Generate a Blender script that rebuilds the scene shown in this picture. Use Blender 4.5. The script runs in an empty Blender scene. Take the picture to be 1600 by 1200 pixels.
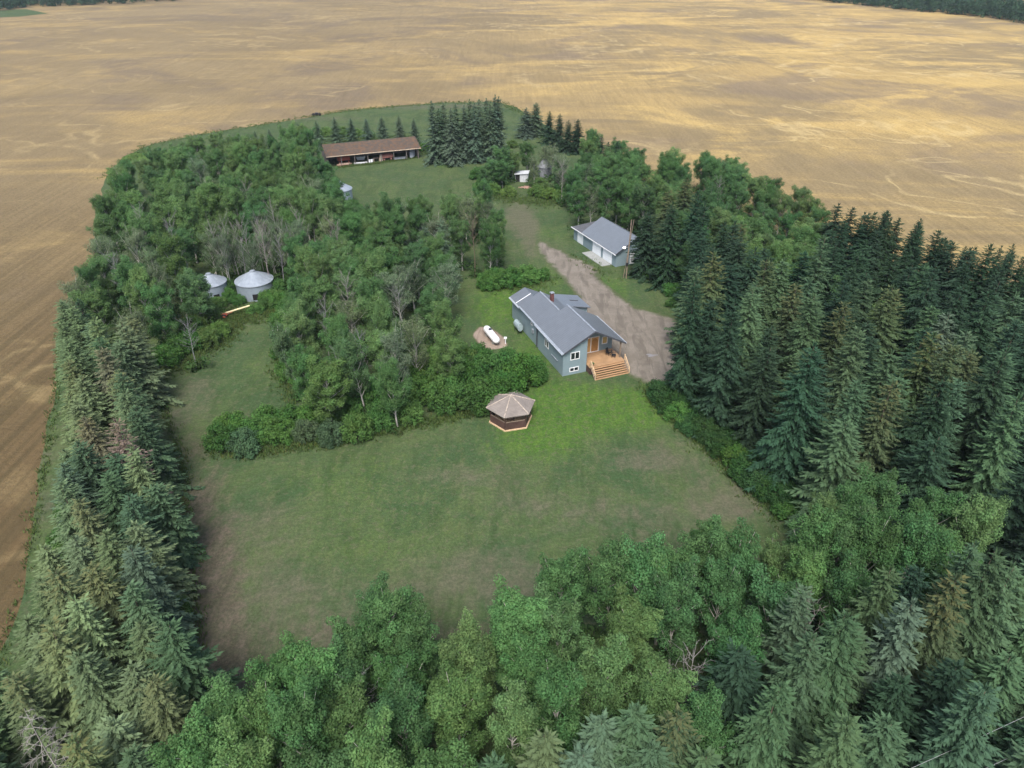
import bpy, math, random
import numpy as np
from mathutils import Vector, Matrix

# ------------------------------------------------------------------ camera, sky, sun, exposure
SC = bpy.context.scene
COL = SC.collection
CAM_H, PITCH, FPX = 50.0, math.radians(32.0), 1121.0      # metres, below the horizon, focal length in 1/1600 of the width
cd = bpy.data.cameras.new('camera'); cam = bpy.data.objects.new('camera', cd); COL.objects.link(cam)
cam.location = (0, 0, CAM_H); cam.rotation_euler = (math.pi / 2 - PITCH, 0, 0)
cd.sensor_width = 36.0; cd.lens = 36.0 * FPX / 1600.0; cd.clip_start = 0.5; cd.clip_end = 9000.0
SC.camera = cam
SUN_EL, SUN_AZ = math.radians(56), math.radians(186)       # azimuth clockwise from +Y (the view direction)
w = bpy.data.worlds.new('World'); SC.world = w; w.use_nodes = True
wn = w.node_tree.nodes; bg = wn['Background']
sky = wn.new('ShaderNodeTexSky'); sky.sky_type = 'NISHITA'; sky.sun_disc = False
sky.sun_elevation = SUN_EL; sky.sun_rotation = SUN_AZ
sky.air_density = 0.8; sky.dust_density = 5.0; sky.ozone_density = 0.6; sky.altitude = 500
w.node_tree.links.new(sky.outputs[0], bg.inputs[0]); bg.inputs[1].default_value = 0.15
sl = bpy.data.lights.new('sun', 'SUN'); sl.energy = 2.1; sl.angle = math.radians(22); sl.color = (1.0, 0.975, 0.94)
so = bpy.data.objects.new('sun', sl); COL.objects.link(so)
sd = Vector((math.sin(SUN_AZ) * math.cos(SUN_EL), math.cos(SUN_AZ) * math.cos(SUN_EL), math.sin(SUN_EL)))
so.rotation_euler = sd.to_track_quat('Z', 'Y').to_euler(); so.location = (60, -40, 120)
SC.view_settings.view_transform = 'Standard'; SC.view_settings.look = 'None'
SC.view_settings.exposure = 1.0; SC.view_settings.gamma = 1.0; SC.view_settings.use_curve_mapping = False
SC.cycles.max_bounces = 5; SC.cycles.diffuse_bounces = 3; SC.cycles.glossy_bounces = 2
SC.cycles.transmission_bounces = 3; SC.cycles.transparent_max_bounces = 4; SC.cycles.volume_bounces = 0

rng = np.random.default_rng(11)
random.seed(5)

def at(px, py, z=0.0):
    """ground point (or point at height z) that a survey mark on the 1600x1200 air photo stands for"""
    u = (px - 800) / FPX; v = (600 - py) / FPX
    dy = math.cos(PITCH) + v * math.sin(PITCH); dz = -math.sin(PITCH) + v * math.cos(PITCH)
    t = (z - CAM_H) / dz
    return u * t, dy * t

# ------------------------------------------------------------------ object helpers
def tag(o, label=None, cat=None, group=None, kind=None):
    if label: o['label'] = label
    if cat: o['category'] = cat
    if group: o['group'] = group
    if kind: o['kind'] = kind
    return o

def empty(name, loc=(0, 0, 0), rz=0.0):
    o = bpy.data.objects.new(name, None); COL.objects.link(o)
    o.location = loc; o.rotation_euler = (0, 0, rz); o.empty_display_size = 0.3
    return o

def np_mesh(name, V, F, attrs=None, smooth=False):
    """V (n,3); F (m,3|4) int array; attrs {name: (n,4)} point colours"""
    V = np.asarray(V, dtype=np.float32); F = np.asarray(F, dtype=np.int32)
    me = bpy.data.meshes.new(name); k = F.shape[1]
    me.vertices.add(len(V)); me.vertices.foreach_set('co', V.ravel())
    me.loops.add(F.size); me.loops.foreach_set('vertex_index', F.ravel())
    me.polygons.add(len(F)); me.polygons.foreach_set('loop_start', np.arange(0, F.size, k, dtype=np.int32))
    for an, a in (attrs or {}).items():
        at_ = me.attributes.new(an, 'FLOAT_COLOR', 'POINT'); at_.data.foreach_set('color', np.asarray(a, dtype=np.float32).ravel())
    me.update(calc_edges=True); me.validate()
    if smooth: me.polygons.foreach_set('use_smooth', np.ones(len(me.polygons), dtype=bool))
    return me

def link(name, me, mat, parent=None):
    o = bpy.data.objects.new(name, me); COL.objects.link(o)
    if mat and not me.materials: me.materials.append(mat)
    o.parent = parent
    return o

class MB:
    """collects simple shapes that make up ONE part"""
    def __init__(s): s.v = []; s.f = []; s.sm = False
    def add(s, vs, fs):
        n = len(s.v); s.v += [tuple(p) for p in vs]; s.f += [tuple(i + n for i in f) for f in fs]; return s
    def box(s, x0, y0, z0, x1, y1, z1):
        return s.add([(x0,y0,z0),(x1,y0,z0),(x1,y1,z0),(x0,y1,z0),(x0,y0,z1),(x1,y0,z1),(x1,y1,z1),(x0,y1,z1)],
                     [(0,3,2,1),(4,5,6,7),(0,1,5,4),(1,2,6,5),(2,3,7,6),(3,0,4,7)])
    def prism(s, prof, y0, y1):
        """profile in x,z pushed along y"""
        n = len(prof)
        return s.add([(x, y0, z) for x, z in prof] + [(x, y1, z) for x, z in prof],
                     [tuple(range(n)), tuple(range(2*n-1, n-1, -1))] + [(i, i+n, (i+1) % n + n, (i+1) % n) for i in range(n)])
    def prismx(s, prof, x0, x1):
        n = len(prof)
        return s.add([(x0, y, z) for y, z in prof] + [(x1, y, z) for y, z in prof],
                     [tuple(range(n-1, -1, -1)), tuple(range(n, 2*n))] + [(i, (i+1) % n, (i+1) % n + n, i+n) for i in range(n)])
    def slab(s, pts, t):
        """flat polygon (counter-clockwise from above) thickened downward"""
        n = len(pts)
        return s.add([tuple(p) for p in pts] + [(p[0], p[1], p[2]-t) for p in pts],
                     [tuple(range(n)), tuple(range(2*n-1, n-1, -1))] + [(i, i+n, (i+1) % n + n, (i+1) % n) for i in range(n)])
    def tube(s, p, q, r0, r1=None, n=8):
        r1 = r0 if r1 is None else r1
        p = Vector(p); q = Vector(q); d = (q - p).normalized(); a = d.orthogonal().normalized(); b = d.cross(a)
        ring = lambda c, r: [c + (a * math.cos(2*math.pi*i/n) + b * math.sin(2*math.pi*i/n)) * r for i in range(n)]
        return s.add(ring(p, r0) + ring(q, r1), [(i, (i+1) % n, (i+1) % n + n, i+n) for i in range(n)] + [tuple(range(n-1, -1, -1)), tuple(range(n, 2*n))])
    def lathe(s, prof, n=24, c=(0, 0), a0=0.0):
        k = len(prof); vs = [(c[0] + r*math.cos(a0+2*math.pi*i/n), c[1] + r*math.sin(a0+2*math.pi*i/n), z) for r, z in prof for i in range(n)]
        fs = [(j*n+i, j*n+(i+1) % n, (j+1)*n+(i+1) % n, (j+1)*n+i) for j in range(k-1) for i in range(n)]
        return s.add(vs, fs + [tuple(range(n-1, -1, -1)), tuple((k-1)*n + i for i in range(n))])
    def build(s, name, mat, parent=None, smooth=False, bevel=0.0):
        me = bpy.data.meshes.new(name); me.from_pydata(s.v, [], s.f); me.validate(); me.update()
        if smooth:
            me.polygons.foreach_set('use_smooth', np.ones(len(me.polygons), dtype=bool))
            if hasattr(me, 'set_sharp_from_angle'): me.set_sharp_from_angle(angle=math.radians(40))
        o = link(name, me, mat, parent)
        if bevel:
            b = o.modifiers.new('edge', 'BEVEL'); b.width = bevel; b.segments = 2; b.limit_method = 'ANGLE'
        return o

# ------------------------------------------------------------------ material helpers
class NT:
    def __init__(s, name):
        s.m = bpy.data.materials.new(name); s.m.use_nodes = True
        s.n = s.m.node_tree.nodes; s.l = s.m.node_tree.links; s.b = s.n['Principled BSDF']; s.out = s.n['Material Output']
    def new(s, t, **kw):
        n = s.n.new(t)
        for k, v in kw.items(): setattr(n, k, v)
        return n
    def put(s, sock, v):
        if isinstance(v, bpy.types.NodeSocket): s.l.new(v, sock)
        elif isinstance(v, (tuple, list)) and len(v) == 3 and sock.type == 'RGBA': sock.default_value = (*v, 1)
        else: sock.default_value = v
    def pos(s): return s.new('ShaderNodeNewGeometry').outputs['Position']
    def objco(s): return s.new('ShaderNodeTexCoord').outputs['Object']
    def mapping(s, v, scale=(1, 1, 1), rot=(0, 0, 0), loc=(0, 0, 0)):
        n = s.new('ShaderNodeMapping'); s.put(n.inputs[0], v); n.inputs['Scale'].default_value = scale; n.inputs['Rotation'].default_value = rot; n.inputs['Location'].default_value = loc
        return n.outputs[0]
    def noise(s, v, scale, detail=4, rough=0.6, dist=0.0, kind='FBM'):
        n = s.new('ShaderNodeTexNoise'); n.noise_type = kind; s.put(n.inputs['Vector'], v)
        n.inputs['Scale'].default_value = scale; n.inputs['Detail'].default_value = detail; n.inputs['Roughness'].default_value = rough; n.inputs['Distortion'].default_value = dist
        return n.outputs['Fac']
    def math(s, op, a, b=0.0, c=0.0):
        n = s.new('ShaderNodeMath', operation=op)
        for i, v in enumerate((a, b, c)): s.put(n.inputs[i], v)
        return n.outputs[0]
    def ramp(s, v, lo, hi, a=0.0, b=1.0):
        n = s.new('ShaderNodeMapRange'); n.interpolation_type = 'SMOOTHSTEP'; s.put(n.inputs[0], v)
        for i, x in zip((1, 2, 3, 4), (lo, hi, a, b)): n.inputs[i].default_value = x
        return n.outputs[0]
    def mix(s, f, a, b, mode='MIX'):
        n = s.new('ShaderNodeMix', data_type='RGBA', blend_type=mode)
        s.put(n.inputs[0], f); s.put(n.inputs[6], a); s.put(n.inputs[7], b)
        return n.outputs[2]
    def attr(s, name):
        n = s.new('ShaderNodeAttribute'); n.attribute_name = name
        sp = s.new('ShaderNodeSeparateColor'); s.l.new(n.outputs['Color'], sp.inputs[0])
        return sp.outputs[0], sp.outputs[1], sp.outputs[2], n.outputs['Alpha']
    def bump(s, h, strength=0.4, dist=0.1):
        n = s.new('ShaderNodeBump'); s.put(n.inputs['Height'], h); n.inputs['Strength'].default_value = strength; n.inputs['Distance'].default_value = dist
        s.l.new(n.outputs[0], s.b.inputs['Normal'])
    def set(s, col=None, rough=None, metal=None, spec=None):
        for k, v in (('Base Color', col), ('Roughness', rough), ('Metallic', metal), ('Specular IOR Level', spec)):
            if v is not None: s.put(s.b.inputs[k], v)
        return s.m

def plain(name, col, rough=0.7, metal=0.0, spec=0.3, vary=0.18, scale=3.0):
    """weathered paint / wood / metal: colour with soft patchy wear"""
    t = NT(name); p = t.objco(); n = t.noise(p, scale, 5, 0.65)
    d = tuple(c * (1 - vary) for c in col); l = tuple(min(1, c * (1 + vary)) for c in col)
    return t.set(t.mix(t.ramp(n, 0.3, 0.7), d, l), rough, metal, spec)

def ribbed(name, col, axis=0, pitch=0.3, rough=0.45, metal=0.0, stain=None, vary=0.15, depth=0.03, seam=0.12):
    """ribbed sheet metal or lap siding: raised lines across one axis"""
    t = NT(name); p = t.objco()
    sp = t.new('ShaderNodeSeparateXYZ'); t.put(sp.inputs[0], p)
    ph = t.math('FRACT', t.math('DIVIDE', sp.outputs[axis], pitch))
    rib = t.math('SUBTRACT', 1.0, t.ramp(t.math('ABSOLUTE', t.math('SUBTRACT', ph, 0.5)), 0.0, seam))
    n = t.noise(p, 0.9, 6, 0.7); n2 = t.noise(p, 6.0, 3, 0.6)
    c = t.mix(t.ramp(n, 0.25, 0.75), tuple(x * (1 - vary) for x in col), tuple(min(1, x * (1 + vary)) for x in col))
    if stain: c = t.mix(t.math('MULTIPLY', t.ramp(t.noise(p, 1.3, 7, 0.75), 0.42, 0.62), 0.85), c, stain)
    c = t.mix(t.math('MULTIPLY', rib, 0.22), c, tuple(x * 0.55 for x in col))
    c = t.mix(t.math('MULTIPLY', t.ramp(n2, 0.55, 0.8), 0.12), c, tuple(x * 0.5 for x in col))
    t.bump(rib, 0.6, depth)
    return t.set(c, rough, metal, 0.4)

M = {}
M['siding'] = ribbed('blue grey lap siding', (0.192, 0.258, 0.282), 2, 0.18, 0.6, depth=0.02, vary=0.06)
M['roof'] = ribbed('slate grey metal roof', (0.138, 0.155, 0.172), 1, 0.4, 0.38, metal=0.15, vary=0.08)
M['roof_x'] = ribbed('slate grey metal roof across', (0.150, 0.170, 0.190), 0, 0.4, 0.38, metal=0.15, vary=0.08)
M['roof_dark'] = ribbed('dark grey shingle roof', (0.085, 0.09, 0.10), 1, 0.25, 0.8, vary=0.2)
M['trim_dark'] = plain('dark trim', (0.06, 0.065, 0.075), 0.5)
M['white'] = plain('white paint', (0.72, 0.73, 0.74), 0.45, vary=0.05)
M['door_white'] = ribbed('white ribbed garage door', (0.70, 0.74, 0.76), 2, 0.5, 0.5, vary=0.04, depth=0.02)
M['wood'] = ribbed('orange deck boards', (0.33, 0.205, 0.108), 1, 0.14, 0.65, vary=0.18, depth=0.01)
M['wood_rail'] = plain('pale rail wood', (0.50, 0.36, 0.22), 0.6)
M['door_wood'] = plain('brown arched door wood', (0.33, 0.17, 0.06), 0.45, vary=0.12)
M['tan_panel'] = plain('tan panel', (0.55, 0.33, 0.13), 0.5, vary=0.06)
M['black'] = plain('black metal', (0.02, 0.02, 0.022), 0.5)
M['dark_hole'] = plain('dark interior', (0.012, 0.012, 0.012), 0.9)
M['concrete'] = plain('concrete', (0.25, 0.26, 0.245), 0.85, vary=0.12, scale=2)
M['galv'] = ribbed('galvanized corrugated steel', (0.29, 0.345, 0.40), 2, 0.11, 0.42, metal=0.35, vary=0.12, depth=0.02, seam=0.3)
M['galv_roof'] = plain('galvanized roof sheet', (0.28, 0.32, 0.36), 0.42, metal=0.3, vary=0.12, scale=1.2)
M['rust_roof'] = ribbed('rusty shed roof', (0.060, 0.050, 0.040), 0, 0.35, 0.85, stain=(0.120, 0.064, 0.032), vary=0.25)
M['old_wood'] = ribbed('weathered grey boards', (0.14, 0.125, 0.115), 0, 0.2, 0.9, vary=0.3)
M['redwood'] = ribbed('dark brown stained boards', (0.070, 0.038, 0.031), 2, 0.16, 0.75, vary=0.3)
M['shingle'] = ribbed('brown grey shingles', (0.182, 0.160, 0.140), 2, 0.12, 0.9, vary=0.22, depth=0.02)
M['red_paint'] = plain('faded red paint', (0.36, 0.085, 0.05), 0.6, vary=0.35)
M['pink_wood'] = plain('faded pinkish boards', (0.36, 0.23, 0.18), 0.8, vary=0.25)
M['pale_wood'] = plain('pale sawn boards', (0.50, 0.40, 0.30), 0.8, vary=0.25)
M['grey_metal'] = plain('dull grey metal', (0.30, 0.33, 0.36), 0.5, metal=0.3, vary=0.2)
M['pole'] = plain('weathered pole wood', (0.20, 0.155, 0.115), 0.85, vary=0.25)
M['yellow_paint'] = plain('faded yellow paint', (0.62, 0.55, 0.32), 0.55, vary=0.15)
M['rubber'] = plain('tyre rubber', (0.03, 0.03, 0.03), 0.8)
t_ = NT('window glass'); M['glass'] = t_.set((0.015, 0.02, 0.025), 0.08, 0.0, 0.6)
t_ = NT('warm window glass'); M['glass_reflection'] = t_.set(t_.mix(t_.noise(t_.objco(), 2.2, 3), (0.40, 0.27, 0.10), (0.55, 0.42, 0.16)), 0.15, 0.0, 0.6)  # yellow reflection painted into the pane colour
t_ = NT('lit yard lamp'); t_.put(t_.b.inputs['Emission Color'], (1, 1, 0.95)); t_.b.inputs['Emission Strength'].default_value = 4.0; M['lamp'] = t_.set((0.9, 0.9, 0.9), 0.3)
t_ = NT('puddle water'); M['puddle'] = t_.set((0.22, 0.21, 0.20), 0.15, 0.0, 1.0)

# ------------------------------------------------------------------ the ground
def inside(x, y, poly):
    r = np.zeros(x.shape, bool); n = len(poly); j = n - 1
    for i in range(n):
        xi, yi = poly[i]; xj, yj = poly[j]
        r ^= ((yi > y) != (yj > y)) & (x < (xj - xi) * (y - yi) / (yj - yi + 1e-12) + xi); j = i
    return r

def snap(x, y, poly):
    """nearest point of the outline, and the distance to it"""
    P = np.asarray(poly); Q = np.roll(P, -1, 0); bd = np.full(x.shape, 1e9); bx = x.copy(); by = y.copy()
    for (ax, ay), (cx, cy) in zip(P, Q):
        dx, dy = cx - ax, cy - ay; L = dx*dx + dy*dy + 1e-12
        t = np.clip(((x - ax)*dx + (y - ay)*dy) / L, 0, 1); qx = ax + t*dx; qy = ay + t*dy
        d = np.hypot(x - qx, y - qy); m = d < bd; bd[m] = d[m]; bx[m] = qx[m]; by[m] = qy[m]
    return bx, by, bd

def rough_outline(poly, step=1.2, amp=0.4, seed=3):
    r = np.random.default_rng(seed); P = np.asarray(poly, float); out = []
    for a, b in zip(P, np.roll(P, -1, 0)):
        n = max(1, int(np.hypot(*(b - a)) / step)); nrm = np.array([-(b-a)[1], (b-a)[0]]); nrm /= np.hypot(*nrm) + 1e-9
        for i in range(n): out.append(a + (b - a) * i / n + nrm * amp * r.normal() * 0.6)
    out = np.array(out)
    for _ in range(2): out = 0.5*out + 0.25*np.roll(out, 1, 0) + 0.25*np.roll(out, -1, 0)
    return out

def sheet(name, poly, res, z, mat, colour=None, bumpy=0.0):
    poly = np.asarray(poly); lo = poly.min(0) - res; hi = poly.max(0) + res
    X, Y = np.meshgrid(np.arange(lo[0], hi[0], res), np.arange(lo[1], hi[1], res)); ny, nx = X.shape
    x, y = X.ravel(), Y.ravel(); ins = inside(x, y, poly); bx, by, bd = snap(x, y, poly)
    x = np.where(ins, x, bx); y = np.where(ins, y, by); d = np.where(ins, bd, 0)
    i = np.arange(nx*ny).reshape(ny, nx); q = np.stack([i[:-1, :-1], i[:-1, 1:], i[1:, 1:], i[1:, :-1]], -1).reshape(-1, 4)
    q = q[ins[q].any(1)]; used = np.unique(q); rm = np.full(nx*ny, -1); rm[used] = np.arange(len(used)); q = rm[q]
    x, y, d = x[used], y[used], d[used]; zz = np.full(len(x), z)
    at_ = {'mask': colour(x, y, d)} if colour else {'mask': np.stack([d, d, d, np.ones_like(d)], 1)}
    o = link(name, np_mesh(name, np.stack([x, y, zz], 1), q, at_), mat)
    return tag(o, kind='structure')

# the grain field, to the horizon
t = NT('ripe grain'); p = t.pos()
warp = t.noise(t.mapping(p, (1, 1, 1)), 0.012, 4, 0.6)
big = t.noise(p, 0.010, 5, 0.62, 0.6); mid = t.noise(t.mapping(p, (1, 1.0, 1)), 0.035, 6, 0.65, 1.2); fine = t.noise(p, 1.6, 5, 0.75)
rows = t.noise(t.mapping(p, (1.0, 0.02, 1), (0, 0, 0.12)), 0.9, 3, 0.6)
sp = t.new('ShaderNodeSeparateXYZ'); t.put(sp.inputs[0], p)
side = t.ramp(sp.outputs[0], -75, 110)                      # brown west to gold east: crop colour with uneven cloud light painted in
c = t.mix(t.ramp(big, 0.35, 0.65), (0.190, 0.146, 0.078), (0.245, 0.188, 0.098))
c = t.mix(side, c, t.mix(t.ramp(big, 0.4, 0.6), (0.236, 0.182, 0.094), (0.380, 0.276, 0.112)))
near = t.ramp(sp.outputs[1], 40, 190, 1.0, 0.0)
c = t.mix(t.math('MULTIPLY', near, t.math('SUBTRACT', 1.0, side)), c, (0.108, 0.076, 0.036))  # cloud shade over the near west, painted into the crop colour
wav = t.new('ShaderNodeVectorMath', operation='ADD'); t.put(wav.inputs[0], t.mapping(p, (0.009, 0.013, 0), (0, 0, 0.25)))
nz = t.new('ShaderNodeTexNoise'); t.put(nz.inputs['Vector'], p); nz.inputs['Scale'].default_value = 0.012; nz.inputs['Detail'].default_value = 3
sc_ = t.new('ShaderNodeVectorMath', operation='SCALE'); t.l.new(nz.outputs['Color'], sc_.inputs[0]); sc_.inputs['Scale'].default_value = 1.6
t.l.new(sc_.outputs[0], wav.inputs[1])
def vein(seed, lo, hi):
    n = t.new('ShaderNodeTexNoise'); t.put(n.inputs['Vector'], t.mapping(wav.outputs[0], (1, 1, 1), (0, 0, 0), (seed, seed * 2, 0))); n.inputs['Scale'].default_value = 1.0; n.inputs['Detail'].default_value = 3.0; n.inputs['Roughness'].default_value = 0.5
    return t.ramp(t.math('ABSOLUTE', t.math('SUBTRACT', n.outputs['Fac'], 0.5)), lo, hi, 1.0, 0.0)
patch = t.ramp(t.noise(p, 0.014, 5, 0.62, 0.8), 0.40, 0.56)
veins = t.math('MULTIPLY', t.math('MAXIMUM', vein(3.1, 0.001, 0.013), t.math('MULTIPLY', vein(11.7, 0.0, 0.010), 0.9)), patch)
brk = t.ramp(t.noise(p, 0.10, 5, 0.75), 0.36, 0.52)
lodged = t.math('MULTIPLY', t.math('SUBTRACT', 1.0, t.math('MULTIPLY', near, 0.75)), t.math('MULTIPLY', t.ramp(t.noise(t.mapping(p, (0.7, 1.25, 1), (0, 0, 0.2)), 0.014, 9, 0.66, 1.3), 0.47, 0.64), t.ramp(mid, 0.3, 0.6, 0.35, 1.0)))
c = t.mix(t.math('MULTIPLY', t.ramp(t.noise(p, 0.011, 5, 0.6, 1.2), 0.50, 0.64), 0.75), c, t.mix(side, (0.160, 0.126, 0.084), (0.205, 0.160, 0.104)))
c = t.mix(lodged, c, t.mix(side, (0.325, 0.238, 0.102), (0.500, 0.360, 0.132)))
c = t.mix(t.math('MULTIPLY', t.math('MULTIPLY', veins, brk), 0.48), c, t.mix(side, (0.40, 0.31, 0.15), (0.56, 0.44, 0.21)))
tl = t.math('ABSOLUTE', t.math('SUBTRACT', t.math('FRACT', t.math('DIVIDE', t.math('ADD', t.math('ADD', sp.outputs[0], t.math('MULTIPLY', sp.outputs[1], 0.12)), t.math('MULTIPLY', warp, 6.0)), 17.0)), 0.5))
c = t.mix(t.math('MULTIPLY', t.ramp(tl, 0.012, 0.05, 1.0, 0.0), t.ramp(big, 0.4, 0.6, 0.05, 0.22)), c, t.mix(0.5, c, (0.08, 0.06, 0.03)))
c = t.mix(t.math('MULTIPLY', t.ramp(rows, 0.38, 0.62), t.math('ADD', 0.16, t.math('MULTIPLY', near, 0.6))), c, t.mix(0.62, c, (0.035, 0.034, 0.016)))
c = t.mix(t.ramp(t.noise(t.mapping(p, (1, .3, 1), (0, 0, 1.1)), 0.28, 6, 0.72, 0.6), 0.44, 0.62, 0.0, 0.26), c, t.mix(0.55, c, (0.09, 0.065, 0.035)))
c = t.mix(t.ramp(fine, 0.40, 0.62, 0.0, 0.55), c, t.mix(0.6, c, (0.06, 0.04, 0.02)))
t.bump(t.math('ADD', fine, t.math('MULTIPLY', mid, 2.0)), 0.5, 0.5)
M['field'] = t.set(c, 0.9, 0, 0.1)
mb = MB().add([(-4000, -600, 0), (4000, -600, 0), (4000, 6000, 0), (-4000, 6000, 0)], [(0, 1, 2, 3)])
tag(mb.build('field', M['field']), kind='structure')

# the yard: mown grass, worn and bare places, forest floor
yard = [at(*q) for q in [(-90,1330),(-20,1120),(38,905),(58,805),(66,715),(80,640),(90,560),(94,500),(110,447),(147,405),(150,330),(165,278),(190,246),(230,228),(300,212),(400,196),(480,184),(540,173),(620,166),(700,160),(780,160),(808,168),(835,186),(868,203)]]
yard += [at(*q) for q in [(905,210,5),(960,222,8),(1060,222,10),(1180,258,10),(1290,304,11),(1400,336,12),(1500,376,12),(1600,396,13),(1700,430,13),(1950,560,13)]] + [(95, 20), (60, 2), (-60, 2)]
YARD = rough_outline(yard, 1.5, 0.7)
def blob(x, y, px, py, rx, ry, s=1.0, rot=0.0):
    cx, cy = at(px, py); dx, dy = x - cx, y - cy; c_, s_ = math.cos(rot), math.sin(rot)
    return s * np.exp(-(((dx*c_ + dy*s_) / rx)**2 + ((-dx*s_ + dy*c_) / ry)**2))
def yard_mask(x, y, d):
    lush = sum(blob(x, y, *a) for a in [(930,645,9,4.5,1.05),(845,690,6,4,.85),(780,480,5,8,.9),(830,560,3,8,.8),(1000,630,4,4,.7),(700,258,4,3,.7),(205,246,14,6,1),(880,620,6,5,.6),(830,440,8,8,.5),(950,450,5,6,.6),(860,365,5,5,.4),(540,1000,5,3,.15),(560,760,14,7,.35),(600,880,10,5,.3),(400,580,8,8,.25)])
    bare = sum(blob(x, y, *a) for a in [(292,700,3,6,.6),(305,790,2.4,7,1),(320,880,2.6,6,1.2),(328,960,2.2,5,1.2),(332,1030,2.4,5,1.2),(345,1100,4,4,1),(420,1040,5,2,.2),(1010,900,8,1.6,.55),(700,985,9,2,.6),(1180,800,5,3,.35),(500,985,6,2,.4)])
    dry = sum(blob(x, y, *a) for a in [(420,930,5,5,.6),(280,650,4,6,.6),(560,960,7,4,.3),(1100,665,4,3,.45),(1060,710,4,4,.4),(1150,770,5,4,.5),(800,345,4,9,.6),(850,392,5,6,.6),(760,230,7,5,.4),(920,690,3,2,.4),(780,745,6,3,.35),(810,320,3,8,.5),(600,780,8,4,.25),(780,880,7,3,.25),(330,830,4,5,.35),(640,290,10,6,.2),(960,800,7,3,.5),(1000,720,5,2.5,.6),(700,900,9,4,.45),(880,930,8,3,.5),(1050,860,7,2.5,.5),(560,1010,6,2.5,.55),(420,820,5,5,.45),(1120,800,5,3,.5),(820,790,5,2,.4),(300,600,5,4,.4),(690,740,7,2,.35),(470,185,25,5,.6),(640,168,20,5,.6),(740,165,12,5,.6),(825,355,2.2,9,1.0),(85,700,2,8,.5),(70,800,2,6,.5)])
    return np.stack([np.clip(lush, 0, 1), np.clip(bare, 0, 1), np.clip(dry, 0, 1), np.ones_like(x)], 1)
t = NT('mown grass'); p = t.pos(); a = t.attr('mask')
n1 = t.noise(p, 0.12, 6, 0.66, 0.6); n2 = t.noise(p, 0.5, 7, 0.74, 0.5); n3 = t.noise(p, 3.2, 6, 0.8); n4 = t.noise(t.mapping(p, (1, 0.22, 1), (0, 0, 0.9)), 0.42, 6, 0.7, 0.5); n6 = t.noise(t.mapping(p, (1, 0.3, 1), (0, 0, -0.7)), 0.9, 6, 0.75, 0.4)
c = t.mix(t.ramp(n1, 0.36, 0.62), (0.046, 0.086, 0.034), (0.078, 0.114, 0.042))
c = t.mix(t.ramp(n2, 0.48, 0.68, 0.0, 0.55), c, (0.094, 0.106, 0.062))
c = t.mix(t.ramp(n4, 0.47, 0.62, 0.0, 0.6), c, (0.038, 0.068, 0.024))
c = t.mix(t.ramp(n6, 0.52, 0.68, 0.0, 0.45), c, (0.094, 0.104, 0.046))
wob = t.math('ADD', t.math('MULTIPLY', t.math('SUBTRACT', n2, 0.5), 1.3), t.math('MULTIPLY', t.math('SUBTRACT', n6, 0.5), 0.9))
c = t.mix(t.ramp(t.math('ADD', a[0], wob), 0.1, 0.9, 0.0, 0.9), c, t.mix(t.ramp(n6, 0.35, 0.65), (0.046, 0.116, 0.016), (0.086, 0.156, 0.026)))
c = t.mix(t.ramp(t.math('ADD', a[2], wob), 0.15, 0.9, 0.0, 0.8), c, t.mix(n3, (0.100, 0.094, 0.064), (0.145, 0.132, 0.095)))
c = t.mix(t.ramp(t.math('ADD', a[1], wob), 0.2, 1.0, 0.0, 0.8), c, t.mix(t.ramp(n6, 0.35, 0.65), (0.086, 0.064, 0.052), (0.134, 0.104, 0.084)))
sx = t.new('ShaderNodeSeparateXYZ'); t.put(sx.inputs[0], p)
st_ = t.math('SINE', t.math('MULTIPLY', t.math('ADD', t.math('ADD', t.math('MULTIPLY', sx.outputs[0], 0.36), t.math('MULTIPLY', sx.outputs[1], -0.93)), t.math('MULTIPLY', n1, 9.0)), 4.4))
c = t.mix(t.math('MULTIPLY', t.ramp(st_, -0.6, 0.8), 0.20), c, (0.040, 0.062, 0.026))
n7 = t.noise(p, 1.3, 5, 0.8, 0.3)
c = t.mix(t.ramp(n7, 0.50, 0.64, 0.0, 0.55), c, (0.115, 0.115, 0.070))
c = t.mix(t.ramp(n3, 0.40, 0.60, 0.0, 0.65), c, t.mix(0.6, c, (0.020, 0.028, 0.011)))
t.bump(t.math('ADD', n3, t.math('MULTIPLY', n2, 1.5)), 0.55, 0.12)
M['grass'] = t.set(c, 0.95, 0, 0.08)
sheet('lawn', YARD, 0.9, 0.02, M['grass'], yard_mask)

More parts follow.
